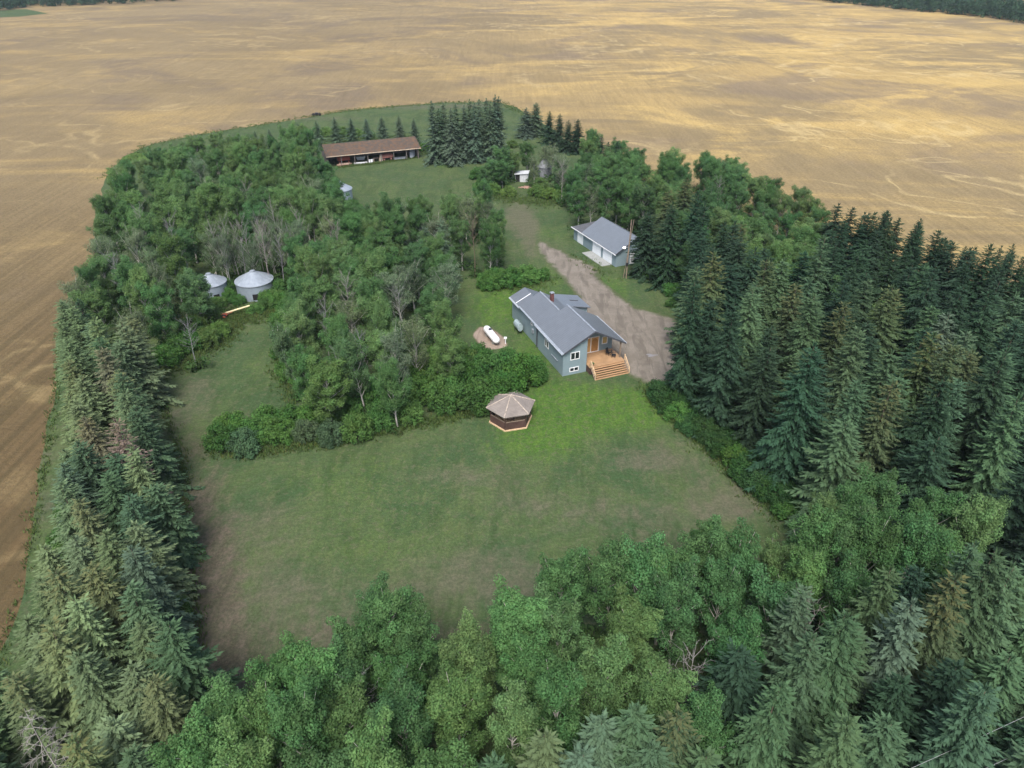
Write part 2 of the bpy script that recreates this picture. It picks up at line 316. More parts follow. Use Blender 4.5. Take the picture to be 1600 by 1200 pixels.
def edge_ground(name, ca, cb, reach=1.0, scale=1.5):
    """bare ground that grass creeps into from its edge"""
    t = NT(name); p = t.pos(); a = t.attr('mask'); n1 = t.noise(p, 0.35, 6, 0.7, 0.4); n3 = t.noise(p, 5.0, 5, 0.8); n5 = t.noise(t.mapping(p, (1, 0.2, 1), (0, 0, -0.6)), 0.7, 4, 0.65, 0.8)
    c = t.mix(t.ramp(n1, 0.3, 0.7), ca, cb)
    c = t.mix(t.ramp(n5, 0.46, 0.62, 0.0, 0.6), c, tuple(x * 0.62 for x in ca))
    c = t.mix(t.ramp(t.noise(t.mapping(p, (1, 0.12, 1), (0, 0, -0.42)), 1.1, 5, 0.7, 1.0), 0.54, 0.66, 0.0, 0.28), c, tuple(min(1, x * 1.3) for x in cb))
    c = t.mix(t.ramp(n3, 0.4, 0.75, 0.0, 0.5), c, tuple(x * 0.6 for x in cb))
    g = t.ramp(t.math('ADD', t.math('DIVIDE', a[0], reach), t.math('MULTIPLY', t.math('SUBTRACT', n1, 0.5), 1.8)), 0.1, 0.75, 1.0, 0.0)
    c = t.mix(g, c, t.mix(n1, (0.046, 0.066, 0.030), (0.078, 0.094, 0.038)))
    t.bump(t.math('ADD', n3, n1), 0.6, 0.08)
    return t.set(c, 0.92, 0, 0.15)
drive = rough_outline([at(*q) for q in [(838,372),(850,376),(860,384),(862,384),(880,390),(905,406),(934,418),(941,440),(966,458),(992,478),(1030,490),(1060,497),(1085,540),(1050,600),(1014,605),(985,589),(962,575),(940,545),(905,500),(897,455),(872,428),(850,406),(838,390)]], 1.0, 0.35, 9)
M['gravel'] = edge_ground('gravel and packed earth', (0.140, 0.123, 0.099), (0.198, 0.177, 0.147), 1.7)
sheet('gravel_driveway', drive, 0.45, 0.026, M['gravel'])
M['pad'] = edge_ground('bare earth pad', (0.20, 0.15, 0.115), (0.28, 0.225, 0.18), 0.6)
sheet('earth_pad', rough_outline([at(*q) for q in [(736,526),(757,550),(796,543),(790,530),(772,512),(748,509)]], 0.6, 0.25, 4), 0.3, 0.027, M['pad'])
pud = MB().lathe([(0.9, 0.031), (0.9, 0.033)], 18, (0, 0)); pv = []
for (x, y, z) in pud.v:
    an = math.atan2(y, x); k = 0.75 + 0.3*math.sin(3*an + 1) + 0.15*math.sin(5*an)
    pv.append((19.6 + x*k*1.0, 87.6 + y*k*0.55, z))
pud.v = pv; tag(pud.build('puddle', M['puddle']), kind='structure')

# ------------------------------------------------------------------ the house (local x across to the right, y towards the back)
SL = 0.53
def win(parent, axis, x, y, z, w_, h_, panes=2, warm=False):
    """framed window on a wall that faces -y ('y') or -x ('x'); x, y, z its lower corner"""
    f = MB(); g = MB(); b = 0.09; d = 0.05
    def bx(m, u0, v0, u1, v1, t0, t1):
        if axis == 'y': m.box(x + u0, y - t1, z + v0, x + u1, y - t0, z + v1)
        else: m.box(x - t1, y + u0, z + v0, x - t0, y + u1, z + v1)
    bx(f, 0, 0, w_, b, 0.001, d); bx(f, 0, h_ - b, w_, h_, 0.001, d)
    for i in range(panes + 1):
        u = i * (w_ - b) / panes; bx(f, u, b, u + b, h_ - b, 0.001, d)
    fo = f.build('window', M['white'], parent)
    for i in range(panes):
        u = i * (w_ - b) / panes; m = MB(); bx(m, u + b, b, u + (w_ - b) / panes, h_ - b, 0.002, 0.02)
        m.build('pane', M['glass_reflection'] if warm else M['glass'], fo)
    return fo

HX, HY = 6.74, 81.9
house = empty('house', (HX, HY, 0.02), math.radians(21.65))
tag(house, 'blue grey house with slate metal roof and orange wooden porch by the gravel', 'house')
zr = lambda x: 3.72 + SL * min(x, 8.7 - x)
MB().prism([(0, 0), (8.7, 0), (8.7, 3.68), (4.35, 5.98), (0, 3.68)], 2.6, 8.2).build('wall', M['siding'], house)
MB().prism([(0, 0), (3.5, 0), (3.5, zr(3.5) - 0.06), (0, 3.66)], 0, 2.598).build('wall', M['siding'], house)
MB().prism([(0.12, 0), (6.2, 0), (6.2, 3.50), (3.16, 5.15), (0.12, 3.55)], 8.202, 15.0).build('wall', M['siding'], house)
MB().prism([(0.25, 0), (4.6, 0), (4.6, 3.2), (2.4, 4.35), (0.25, 3.25)], 15.002, 18.8).build('wall', M['siding'], house)
MB().prism([(6.202, 0), (9.6, 0), (9.6, 3.0), (6.202, 3.75)], 12.1, 16.0).build('wall', M['siding'], house)
# roofs: front gable, rear gable with a lower ridge, low addition, side wing
T = 0.12
r = MB(); r.slab([(-0.05, -0.35, zr(-0.05)), (4.35, -0.35, 6.13), (4.35, 8.15, 6.13), (-0.05, 8.15, zr(-0.05))], T); r.build('roof', M['roof'], house)
r = MB(); r.slab([(4.352, -0.35, 6.13), (9.15, -0.35, zr(9.15)), (9.15, 8.35, zr(9.15)), (4.352, 8.35, 6.13)], T); r.build('roof', M['roof'], house)
r = MB(); r.slab([(-0.05, 8.152, zr(-0.05)), (3.2, 8.152, 5.42), (3.2, 15.1, 5.42), (-0.05, 15.1, zr(-0.05))], T); r.build('roof', M['roof'], house)
r = MB(); r.slab([(3.202, 8.352, 5.42), (6.5, 8.352, 3.65), (6.5, 15.1, 3.65), (3.202, 15.1, 5.42)], T); r.build('roof', M['roof'], house)
r = MB(); r.slab([(0.0, 15.102, 3.40), (2.4, 15.102, 4.55), (2.4, 19.1, 4.55), (0.0, 19.1, 3.40)], T); r.build('roof', M['roof'], house)
r = MB(); r.slab([(2.402, 15.102, 4.55), (4.9, 15.102, 3.3), (4.9, 19.1, 3.3), (2.402, 19.1, 4.55)], T); r.build('roof', M['roof'], house)
r = MB(); r.slab([(5.6, 11.8, 4.12), (10.0, 11.8, 3.12), (10.0, 16.3, 3.12), (5.6, 16.3, 4.12)], T); wing = r.build('roof', M['roof_x'], house)
m = MB().box(7.6, 14.0, 3.62, 9.0, 14.08, 3.72); m.v = [(x, y, z - (x - 7.6) * 0.227 + 0.04) for x, y, z in m.v]; m.build('roof_vent', M['trim_dark'], wing)
M['pale_metal'] = plain('pale eave metal', (0.30, 0.33, 0.36), 0.45)
ev = MB().slab([(-0.30, -0.35, 3.60), (-0.052, -0.35, zr(-0.05) - 0.03), (-0.052, 15.1, zr(-0.05) - 0.03), (-0.30, 15.1, 3.60)], 0.08)
ev.build('eave_strip', plain('pale eave metal', (0.24, 0.27, 0.30), 0.45), house)
MB().slab([(-0.22, 15.102, 3.26), (-0.002, 15.102, 3.36), (-0.002, 19.1, 3.36), (-0.22, 19.1, 3.26)], 0.06).build('eave_strip', M['pale_metal'], house)
MB().box(-0.41, -0.35, 3.47, -0.305, 8.9, 3.58).build('gutter', M['pale_metal'], house)
MB().box(9.152, -0.35, zr(9.15) - 0.14, 9.27, 8.35, zr(9.15) - 0.01).build('gutter', M['pale_metal'], house)
fa = MB()
for a, b in (((-0.05, zr(-0.05)), (4.35, 6.13)), ((9.15, zr(9.15)), (4.35, 6.13))):
    fa.add([(a[0], -0.40, a[1] + .03), (b[0], -0.40, b[1] + .03), (b[0], -0.40, b[1] - 0.22), (a[0], -0.40, a[1] - 0.22), (a[0], -0.352, a[1] + .03), (b[0], -0.352, b[1] + .03), (b[0], -0.352, b[1] - 0.22), (a[0], -0.352, a[1] - 0.22)],
           [(0, 1, 2, 3), (7, 6, 5, 4), (0, 4, 5, 1), (1, 5, 6, 2), (2, 6, 7, 3), (3, 7, 4, 0)])
fa.build('fascia', M['trim_dark'], house)
rc = MB()
rc.box(4.25, -0.35, 6.115, 4.45, 8.35, 6.175); rc.build('ridge_cap', M['grey_metal'], house)
rc = MB(); rc.box(3.1, 8.36, 5.405, 3.3, 15.1, 5.465); rc.build('ridge_cap', M['grey_metal'], house)
MB().box(0.02, 15.104, 3.44, 0.12, 15.2, 3.6).build('flashing', M['white'], house)
fl = MB().box(0.0, 16.6, 3.41, 2.4, 16.72, 3.44); fl.v = [(x, y, z + x * 0.479) for x, y, z in fl.v]; fl.build('roof_batten', M['white'], house)
ch = MB().box(3.55, 11.9, 4.6, 4.0, 12.35, 6.35); cho = ch.build('chimney', plain('red brown brick', (0.11, 0.045, 0.04), 0.85, vary=0.4, scale=8), house)
MB().box(3.5, 11.85, 6.352, 4.05, 12.4, 6.46).build('chimney_cap', M['grey_metal'], cho)
# windows
win(house, 'y', 1.05, 0, 2.25, 1.35, 1.15); win(house, 'y', 1.0, 0, 0.45, 1.35, 0.65)
win(house, 'x', 0, 4.6, 1.75, 1.25, 1.15)
win(house, 'x', 0.12, 10.6, 2.5, 0.55, 0.5, 1)
ds = MB().box(-0.12, 8.5, 0.05, -0.002, 8.62, 3.42); ds.build('downspout', M['trim_dark'], house)
MB().box(-0.1, 1.6, 1.5, -0.002, 3.6, 1.57).build('conduit', M['grey_metal'], house)
MB().box(0.0, 17.6, 2.9, 0.245, 17.75, 3.2).build('vent_hood', M['white'], house)
MB().box(-0.09, 10.0, 1.5, 0.119, 10.5, 2.1).build('meter_box', M['grey_metal'], house)
# porch: deck, posts, sliding door with an arched leaf, window, stairs and rails
DZ = 1.2
MB().box(3.502, -1.1, DZ - 0.16, 8.75, 2.598, DZ).build('deck', M['wood'], house)
MB().box(3.6, -1.0, 0.0, 8.65, 2.5, DZ - 0.162).build('deck_skirt', M['redwood'], house)
for x, y in ((8.45, -0.12),):
    MB().box(x, y, DZ + 0.001, x + 0.16, y + 0.16, zr(x) - 0.07).build('porch_post', M['pole'], house)
fr = MB()
fr.box(4.15, 2.54, DZ + .001, 4.25, 2.598, DZ + 2.35); fr.box(6.55, 2.54, DZ + .001, 6.65, 2.598, DZ + 2.35)
fr.box(4.25, 2.54, DZ + 2.25, 6.55, 2.598, DZ + 2.35); fr.box(4.25, 2.54, DZ + .001, 6.55, 2.598, DZ + .1); fr.box(5.33, 2.545, DZ + .1, 5.45, 2.598, DZ + 2.25)
dr = fr.build('door', M['white'], house)
MB().box(4.25, 2.57, DZ + .1, 5.33, 2.597, DZ + 2.25).build('door_panel', M['tan_panel'], dr)
MB().box(5.45, 2.575, DZ + .1, 6.55, 2.597, DZ + 2.25).build('door_panel', M['tan_panel'], dr)
arch = [(5.55, DZ + .1), (6.45, DZ + .1), (6.45, DZ + 1.55)] + [(6.0 + 0.45 * math.cos(k), DZ + 1.55 + 0.55 * math.sin(k)) for k in np.linspace(0.25, math.pi - 0.25, 8)] + [(5.55, DZ + 1.55)]
MB().prism(arch, 2.55, 2.574).build('arched_leaf', M['door_wood'], dr)
win(house, 'y', 7.1, 2.6, DZ + 0.95, 0.85, 1.15, 1, True)
MB().box(3.502, 2.5, DZ + .001, 4.1, 2.597, DZ + 3.2).build('porch_panel', M['tan_panel'], house)
st = empty('stairs'); st.parent = house
N = 6
for i in range(N):
    z1 = DZ - (i + 1) * DZ / (N + 0.0) + 0.02; y1 = -1.1 - i * 0.24
    if z1 < 0.05: z1 = 0.05
    s_ = MB().box(3.7, y1 - 0.27, z1 - 0.05, 8.65, y1 - 0.002, z1); s_.build('step', M['wood'], st)
    MB().box(3.75, y1 - 0.03, max(0, z1 - 0.2), 8.6, y1 - 0.003, z1 - 0.052).build('riser', M['door_wood'], st)
for x in (3.62, 8.72):
    ra = empty('railing'); ra.parent = house
    MB().box(x - .05, -1.1, DZ + .002, x + .05, -1.0, DZ + 0.95).build('rail_post', M['wood_rail'], ra)
    MB().box(x - .05, -2.55, 0.0, x + .05, -2.45, 0.85).build('rail_post', M['wood_rail'], ra)
    MB().tube((x, -1.05, DZ + 0.95), (x, -2.5, 0.85), 0.06, n=6).build('handrail', M['wood_rail'], ra)
    MB().tube((x, -1.05, DZ + 0.5), (x, -2.5, 0.42), 0.04, n=6).build('handrail', M['wood_rail'], ra)
    MB().tube((x, -1.05, DZ + 0.0), (x, -2.5, 0.02), 0.07, n=6).build('stringer', M['pole'], ra)

def at_house(x, y, z=0.0):
    v_ = Matrix.Rotation(math.radians(21.65), 4, 'Z') @ Vector((x, y, z)); return (HX + v_.x, HY + v_.y, 0.02 + v_.z)
def make_chair(x, y, rz, label):
    c = empty('patio_chair', at_house(x, y, DZ), math.radians(21.65) + rz); tag(c, label, 'chair', 'chairs on the porch')
    MB().box(-.25, -.25, .40, .25, .25, .45).build('seat', M['black'], c, bevel=0.01)
    bk = MB(); bk.box(-.25, .22, .452, .25, .26, 1.0); bk.v = [(a, b + max(0, d - .45) * 0.25, d) for a, b, d in bk.v]; bk.build('backrest', M['black'], c)
    for sx in (-.23, .23):
        for sy in (-.22, .22): MB().tube((sx, sy, 0), (sx, sy, .4), .022, n=6).build('leg', M['black'], c)
        MB().box(sx - .03, -.24, .60, sx + .03, .25, .63).build('armrest', M['black'], c)
make_chair(7.35, 1.0, 0.5, 'black patio chair on the porch, nearer the window with yellow reflection')
make_chair(7.75, 0.2, 0.9, 'black patio chair on the porch, nearer the corner post')
pl = empty('flower_pot', at_house(3.95, -0.75, DZ)); tag(pl, 'small dark pot at the top of the porch steps by the left railing', 'pot')
MB().lathe([(.12, 0), (.17, .28), (.15, .28), (.14, .2)], 12).build('pot', M['black'], pl, True)
lf = MB()
for k in range(26):
    a_ = k * 2.4; q = .05 + .004 * k; lf.add([(q*math.cos(a_), q*math.sin(a_), .24), (q*2.2*math.cos(a_+.3), q*2.2*math.sin(a_+.3), .42), (q*2.6*math.cos(a_-.2), q*2.6*math.sin(a_-.2), .36)], [(0, 1, 2)])
lf.build('plant', plain('pot plant leaves', (0.05, 0.09, 0.03), 0.7), pl)

# oil tank by the west wall
ot = empty('oil_tank', at_house(-0.75, 13.9), math.radians(21.65)); tag(ot, 'pale grey oil tank on legs against the long side wall of the house', 'oil tank')
ov = [(0.42*math.cos(k), 1.15 + 0.62*math.sin(k)) for k in np.linspace(0, 2*math.pi, 20, endpoint=False)]
MB().prism(ov, -0.85, 0.85).build('tank', plain('pale tank paint', (0.25, 0.315, 0.33), 0.5), ot, True)
for sx in (-.3, .3):
    for sy in (-.6, .6): MB().tube((sx, sy, 0), (sx*.8, sy, .75), .04, n=6).build('leg', M['black'], ot)
MB().tube((0, -.5, 1.75), (0, -.5, 2.2), .04, n=6).build('fill_pipe', M['grey_metal'], ot)

# propane tank on its earth pad
pt = empty('propane_tank', (-2.98, 92.2, 0.027), math.radians(113)); tag(pt, 'white propane tank lying on bare earth pad left of the house', 'propane tank')
cap = [(0.0001, -2.35), (.25, -2.30), (.42, -2.15), (.51, -1.92), (.53, -1.75), (.53, 1.75), (.51, 1.92), (.42, 2.15), (.25, 2.30), (.0001, 2.35)]
b = MB().lathe(cap, 24); b.v = [(z, x, y + 0.85) for x, y, z in b.v]; b.f = [tuple(reversed(f)) for f in b.f]; b.build('tank', M['white'], pt, True)
MB().lathe([(.24, 1.36), (.24, 1.55), (.12, 1.6)], 16, (0.55, 0)).build('valve_dome', M['trim_dark'], pt, True)
for sx in (-1.3, 1.3): MB().box(sx - .12, -.42, 0, sx + .12, .42, .5).build('leg', M['concrete'], pt)
rg = empty('gas_regulator', (-0.95, 91.0, 0.027)); tag(rg, 'small white gas regulator stand beside the white propane tank', 'regulator')
MB().tube((0, 0, 0), (0, 0, .8), .06, n=8).build('riser_pipe', M['white'], rg); MB().box(-.22, -.12, .8, .22, .12, 1.05).build('regulator_box', M['white'], rg, bevel=.02)

# ------------------------------------------------------------------ the garage (local x along its front, y towards the back)
GX, GY, GA = 11.97, 133.0, math.radians(-64.96)
gar = empty('garage', (GX, GY, 0.02), GA); tag(gar, 'blue grey garage with three white doors and a lower left end', 'garage')
MB().prismx([(0, 0), (7.6, 0), (7.6, 2.78), (3.8, 4.95), (0, 2.78)], 3.8, 15.2).build('wall', M['siding'], gar)
MB().prismx([(0.05, 0), (6.4, 0), (6.4, 2.75), (0.05, 2.35)], -0.1, 3.798).build('wall', M['siding'], gar)
MB().slab([(3.55, -0.42, 2.62), (15.6, -0.42, 2.62), (15.6, 3.8, 5.08), (3.55, 3.8, 5.08)], .12).build('roof', M['roof_x'], gar)
MB().slab([(3.55, 3.802, 5.08), (15.6, 3.802, 5.08), (15.6, 8.0, 2.62), (3.55, 8.0, 2.62)], .12).build('roof', M['roof_x'], gar)
MB().slab([(-0.4, -0.35, 2.46), (3.548, -0.35, 2.46), (3.548, 6.7, 2.92), (-0.4, 6.7, 2.92)], .12).build('roof', M['roof_dark'], gar)
MB().box(-0.4, -0.5, 2.36, 15.6, -0.422, 2.50).build('gutter', M['white'], gar)
fb = MB()
for y0, z0, y1, z1 in ((-.42, 2.64, 3.8, 5.1), (3.8, 5.1, 8.0, 2.64)):
    fb.add([(15.602, y0, z0), (15.602, y1, z1), (15.602, y1, z1 - .2), (15.602, y0, z0 - .2), (15.66, y0, z0), (15.66, y1, z1), (15.66, y1, z1 - .2), (15.66, y0, z0 - .2)],
           [(0, 1, 2, 3), (7, 6, 5, 4), (0, 4, 5, 1), (3, 2, 6, 7), (0, 3, 7, 4), (1, 5, 6, 2)])
fb.build('fascia', M['trim_dark'], gar)
for x0, x1, h in ((1.4, 3.5, 2.1), (7.15, 10.1, 2.2), (10.85, 13.85, 2.2)):
    y = 0.05 if x0 < 3 else 0
    MB().box(x0, y - .05, 0.02, x1, y - .001, h).build('garage_door', M['door_white'], gar)
dd = MB().box(15.201, 2.9, 0.1, 15.26, 3.8, 2.15).build('side_door', M['white'], gar)
MB().tube((15.27, 3.65, 1.1), (15.32, 3.65, 1.1), .04, n=8).build('handle', M['black'], dd)
ap = MB().box(6.9, -2.1, -0.02, 14.0, -0.06, 0.10); ao = ap.build('concrete_apron', M['concrete'], gar, bevel=.02)

# utility pole with its lit yard lamp
up = empty('utility_pole', (19.62, 114.3, 0.02)); tag(up, 'weathered wooden utility pole with a lit white yard lamp in front of the garage', 'utility pole')
MB().tube((0, 0, 0), (0.02, 0, 10.4), .11, .075, 10).build('pole', M['pole'], up)
MB().tube((-.45, .1, 0), (.45, .2, 10.3), .06, .05, 8).build('brace_pole', M['pole'], up)
MB().tube((0, -.12, 5.65), (-.75, -.25, 5.75), .035, n=6).build('lamp_arm', M['grey_metal'], up)
lm = MB().lathe([(.05, 5.5), (.20, 5.56), (.23, 5.68), (.15, 5.8), (.05, 5.83)], 14, (-.8, -.26)).build('lamp', M['lamp'], up, True)
MB().box(-.3, -.3, 2.4, .1, -.14, 2.9).build('meter_box', M['black'], up)

# ------------------------------------------------------------------ gazebo
gz = empty('gazebo', (-0.15, 71.85, 0.02), math.radians(15)); tag(gz, 'hexagonal wooden gazebo with brown shingle roof and dark red sides', 'gazebo')
MB().lathe([(2.72, 0), (2.72, .14)], 6).build('base', M['wood_rail'], gz)
MB().lathe([(3.04, 2.15), (3.04, 2.24), (0.02, 3.55)], 6).build('roof', M['shingle'], gz)
hc = [((3.05*math.cos(k*math.pi/3), 3.05*math.sin(k*math.pi/3), 2.25), (0.05*math.cos(k*math.pi/3), 0.05*math.sin(k*math.pi/3), 3.56)) for k in range(6)]
cap_m = plain('pale ridge shingles', (0.34, 0.29, 0.24), 0.9, vary=0.35, scale=2.5)
for p0, p1 in hc: MB().tube(p0, p1, .07, .07, 5).build('ridge_cap', cap_m, gz)
for k in range(6):
    a0, a1 = k*math.pi/3, (k+1)*math.pi/3; p0 = Vector((2.5*math.cos(a0), 2.5*math.sin(a0), 0)); p1 = Vector((2.5*math.cos(a1), 2.5*math.sin(a1), 0))
    MB().tube(p0 + Vector((0, 0, .14)), p0 + Vector((0, 0, 2.2)), .075, n=6).build('post', M['redwood'], gz)
    d_ = (p1 - p0).normalized(); n_ = Vector((-d_.y, d_.x, 0)) * .04
    def wallseg(z0, z1, off=.1):
        a_, b_ = p0 + d_*off, p1 - d_*off
        return MB().add([a_ - n_ + Vector((0,0,z0)), b_ - n_ + Vector((0,0,z0)), b_ + n_ + Vector((0,0,z0)), a_ + n_ + Vector((0,0,z0)), a_ - n_ + Vector((0,0,z1)), b_ - n_ + Vector((0,0,z1)), b_ + n_ + Vector((0,0,z1)), a_ + n_ + Vector((0,0,z1))],
                        [(0,3,2,1),(4,5,6,7),(0,1,5,4),(1,2,6,5),(2,3,7,6),(3,0,4,7)])
    if k != 0: wallseg(.14, 1.15).build('side_panel', M['redwood'], gz); wallseg(1.152, 1.22, .08).build('rail', M['pole'], gz)
    wallseg(1.95, 2.148, .08).build('header', M['pole'], gz)
MB().lathe([(.5, .14), (.5, .8), (.55, .8), (.55, .86)], 10).build('table', M['pole'], gz)

# ------------------------------------------------------------------ grain bins
def grain_bin(x, y, R_, H_, A_, rz, label, door=True, old=False):
    g = empty('grain_bin', (x, y, 0.02), rz); tag(g, label, 'grain bin', 'round steel grain bins')
    MB().lathe([(R_, 0), (R_, H_)], 40).build('wall', M['galv'], g, True)
    m_ = MB().lathe([(R_ + .12, H_ - .03), (R_ + .12, H_ + .02), (R_*.45, H_ + (A_-H_)*.62), (.35, A_ - .05), (.3, A_)], 40)
    rf = m_.build('roof', M['galv_roof'], g, True)
    rb = MB()
    for k in range(20):
        a = 2*math.pi*k/20; rb.tube(((R_+.1)*math.cos(a), (R_+.1)*math.sin(a), H_ + .03), (R_*.45*math.cos(a), R_*.45*math.sin(a), H_ + (A_-H_)*.62 + .01), .035, .03, 5)
        rb.tube((R_*.45*math.cos(a), R_*.45*math.sin(a), H_ + (A_-H_)*.62 + .01), (.35*math.cos(a), .35*math.sin(a), A_ - .04), .03, .02, 5)
    rb.build('roof_rib', M['galv_roof'], rf, True)
    MB().lathe([(.42, A_ - .02), (.42, A_ + .1), (.1, A_ + .2)], 14).build('cap', M['galv_roof'], rf, True)
    MB().lathe([(R_ + .04, H_ - .16), (R_ + .04, H_ - .09)], 40).build('eave_ring', M['grey_metal'], g, True)
    if door:
        a = -math.pi/2; w2 = .45 / R_; vs = []
        for k in range(5):
            aa = a - w2 + 2*w2*k/4; vs += [((R_+.03)*math.cos(aa), (R_+.03)*math.sin(aa), z) for z in (.25, 1.25)]
        m_ = MB().add(vs, [(2*k, 2*k+2, 2*k+3, 2*k+1) for k in range(4)]); sh = m_.build('doorway', M['dark_hole'], g)
        sm = sh.modifiers.new('depth', 'SOLIDIFY'); sm.thickness = .04
    return g
grain_bin(-41.95, 107.9, 2.95, 2.55, 4.05, 0.28, 'larger round steel grain bin with dark doorway, at the right of the pair')
grain_bin(-48.75, 107.0, 2.45, 2.6, 3.95, 0.62, 'smaller round steel grain bin half behind branches, at the left of the pair')
grain_bin(-37.6, 155.3, 2.6, 3.2, 4.7, 0, 'white topped grain bin half hidden by trees in front of the long shed', False)

# grain auger lying in the weeds
ag = empty('grain_auger', (-44.6, 99.3, 0.02), math.atan2(1.9, 4.74)); tag(ag, 'yellow grain auger tube on red wheels in the weeds before the bins', 'auger')
MB().tube((-1.7, 0, .35), (4.2, 0, 1.3), .13, .13, 10).build('auger_tube', M['yellow_paint'], ag, True)
for sy in (-.6, .6):
    wl = MB().tube((.2, sy - .08, .38), (.2, sy + .08, .38), .38, n=16).build('wheel', M['rubber'], ag); MB().tube((.2, sy - .09, .38), (.2, sy + .09, .38), .2, n=12).build('rim', M['red_paint'], wl)
MB().tube((.2, -.55, .38), (.2, .55, .38), .05, n=6).build('axle', M['red_paint'], ag); MB().box(-.2, -.4, .42, .7, .4, .75).build('engine_box', M['red_paint'], ag, bevel=.03)
MB().tube((.2, -.4, .4), (1.8, 0, .85), .04, n=6).build('lift_arm', M['red_paint'], ag); MB().box(-2.0, -.22, .1, -1.6, .22, .45).build('hopper', M['pole'], ag)

# ------------------------------------------------------------------ the long open shed and what is kept in it
SX, SY, SA = -44.8, 185.3, math.radians(21.7)
sh = empty('long_shed', (SX, SY, 0.02), SA); tag(sh, 'long open fronted shed with rusty brown roof full of old gear', 'shed')
MB().slab([(-2.6, -1.0, 2.75), (22.1, -1.0, 2.75), (21.9, 3.6, 4.75), (-2.6, 3.6, 4.75)], .1).build('roof', M['rust_roof'], sh)
MB().slab([(-2.6, 3.602, 4.75), (21.9, 3.602, 4.75), (21.9, 7.4, 3.0), (-2.6, 7.4, 3.0)], .1).build('roof', M['rust_roof'], sh)
MB().box(-2.6, -1.08, 2.60, 22.1, -1.002, 2.76).build('fascia', M['pale_wood'], sh)
MB().box(-2.4, 6.9, 0, 21.6, 7.05, 2.95).build('wall', M['old_wood'], sh)
MB().prismx([(-0.3, 0), (6.898, 0), (6.898, 2.95), (3.6, 4.6), (-0.3, 2.9)], 21.45, 21.6).build('wall', M['old_wood'], sh)
MB().prismx([(-0.3, 0), (6.898, 0), (6.898, 2.95), (3.6, 4.6), (-0.3, 2.9)], -2.5, -2.35).build('wall', M['old_wood'], sh)
for x in (-2.2, 1.2, 4.6, 8.0, 11.4, 14.8, 18.2, 21.3): MB().box(x - .09, -.75, 0, x + .09, -.57, 2.68).build('post', M['old_wood'], sh)
def at_shed(x, y, z=0.0):
    v_ = Matrix.Rotation(SA, 4, 'Z') @ Vector((x, y, z)); return (SX + v_.x, SY + v_.y, 0.02 + v_.z)
def stored(name, x, y, label, cat, group=None, rz=0.0): return tag(empty(name, at_shed(x, y), SA + rz), label, cat, group)
def plank(parent, x0, y0, z0, L, w_, m_, rot):
    p_ = MB().box(0, 0, 0, L, w_, .07); c_, s_ = math.cos(rot), math.sin(rot); p_.v = [(x0 + a*c_ - b*s_, y0 + a*s_ + b*c_, z0 + d) for a, b, d in p_.v]; p_.build('plank', m_, parent)
o = stored('plank_pile', .2, -.9, 'pile of pale pinkish planks at the left end of the long shed', 'plank pile')
for k in range(12): plank(o, random.uniform(-.3, .4), (k % 4)*.34, (k // 4)*.17 + .02 + .08*(k % 2), random.uniform(2.4, 3.4), .28, M['pink_wood'] if k % 3 else M['pale_wood'], random.uniform(-.12, .12))
def wagon(name, x, y, L, D, label, m_, cat):
    o = stored(name, x, y, label, cat)
    bx_ = MB(); bx_.box(0, 0, .75, L, D, .85); bx_.box(0, 0, .852, L, .06, 1.45); bx_.box(0, D - .06, .852, L, D, 1.45); bx_.box(0, .062, .852, .06, D - .062, 1.45); bx_.box(L - .06, .062, .852, L, D - .062, 1.45); bx_.build('box', m_, o)
    for wx in (.45, L - .45):
        for wy in (.1, D - .1):
            w_ = MB().tube((wx, wy - .08, .4), (wx, wy + .08, .4), .4, n=16).build('wheel', M['rubber'], o); MB().tube((wx, wy - .09, .4), (wx, wy + .09, .4), .22, n=12).build('rim', m_, w_)
    MB().box(.3, D*.4, .55, L - .3, D*.6, .748).build('frame', M['black'], o); MB().tube((0, D/2, .6), (-1.0, D/2, .35), .05, n=6).build('tongue', M['black'], o)
wagon('seed_drill', .6, 1.6, 3.2, 1.4, 'orange red seed drill behind the plank pile in the long shed', M['red_paint'], 'seed drill')
wagon('farm_wagon', 11.9, .2, 2.8, 1.5, 'faded red farm wagon under the middle of the long shed', plain('faded pink red paint', (0.34, 0.15, 0.12), 0.7, vary=0.3), 'wagon')
o = stored('board_pile', 4.6, -.8, 'low pile of whitish boards in the long shed', 'board pile')
for k in range(9): plank(o, random.uniform(-.3, .6), (k % 3)*.4, (k // 3)*.14 + .02 + .07*(k % 2), random.uniform(2.4, 3.3), .3, M['white'] if k % 2 else M['concrete'], random.uniform(-.15, .15))
o = stored('feed_hopper', 5.6, 1.2, 'grey sheet metal hopper standing behind the whitish boards', 'hopper')
MB().add([(0,0,.6),(1.8,0,.6),(1.8,1.2,.6),(0,1.2,.6),(-.3,-.2,1.5),(2.1,-.2,1.5),(2.1,1.4,1.5),(-.3,1.4,1.5)], [(0,3,2,1),(4,5,6,7),(0,1,5,4),(1,2,6,5),(2,3,7,6),(3,0,4,7)]).build('bin', M['grey_metal'], o)
for lx in (.1, 1.7):
    for ly in (.1, 1.1): MB().tube((lx, ly, 0), (lx, ly, .62), .05, n=6).build('leg', M['black'], o)
for k, (x, lab) in enumerate(((8.35, 'white barrel standing next to the low whitish boards'), (9.0, 'white barrel standing next to the dark workbench'))):
    o = stored('barrel', x, -.35, lab, 'barrel', 'white barrels in the long shed')
    MB().lathe([(.27, 0), (.3, .05), (.29, .3), (.31, .32), (.29, .34), (.29, .6), (.31, .62), (.29, .64), (.3, .9), (.27, .93)], 18).build('drum', M['white'], o, True)
    MB().lathe([(.26, .932), (.26, .95)], 18).build('lid', M['grey_metal'], o)
o = stored('workbench', 9.6, .2, 'dark wooden workbench between white barrel and red wagon', 'workbench')
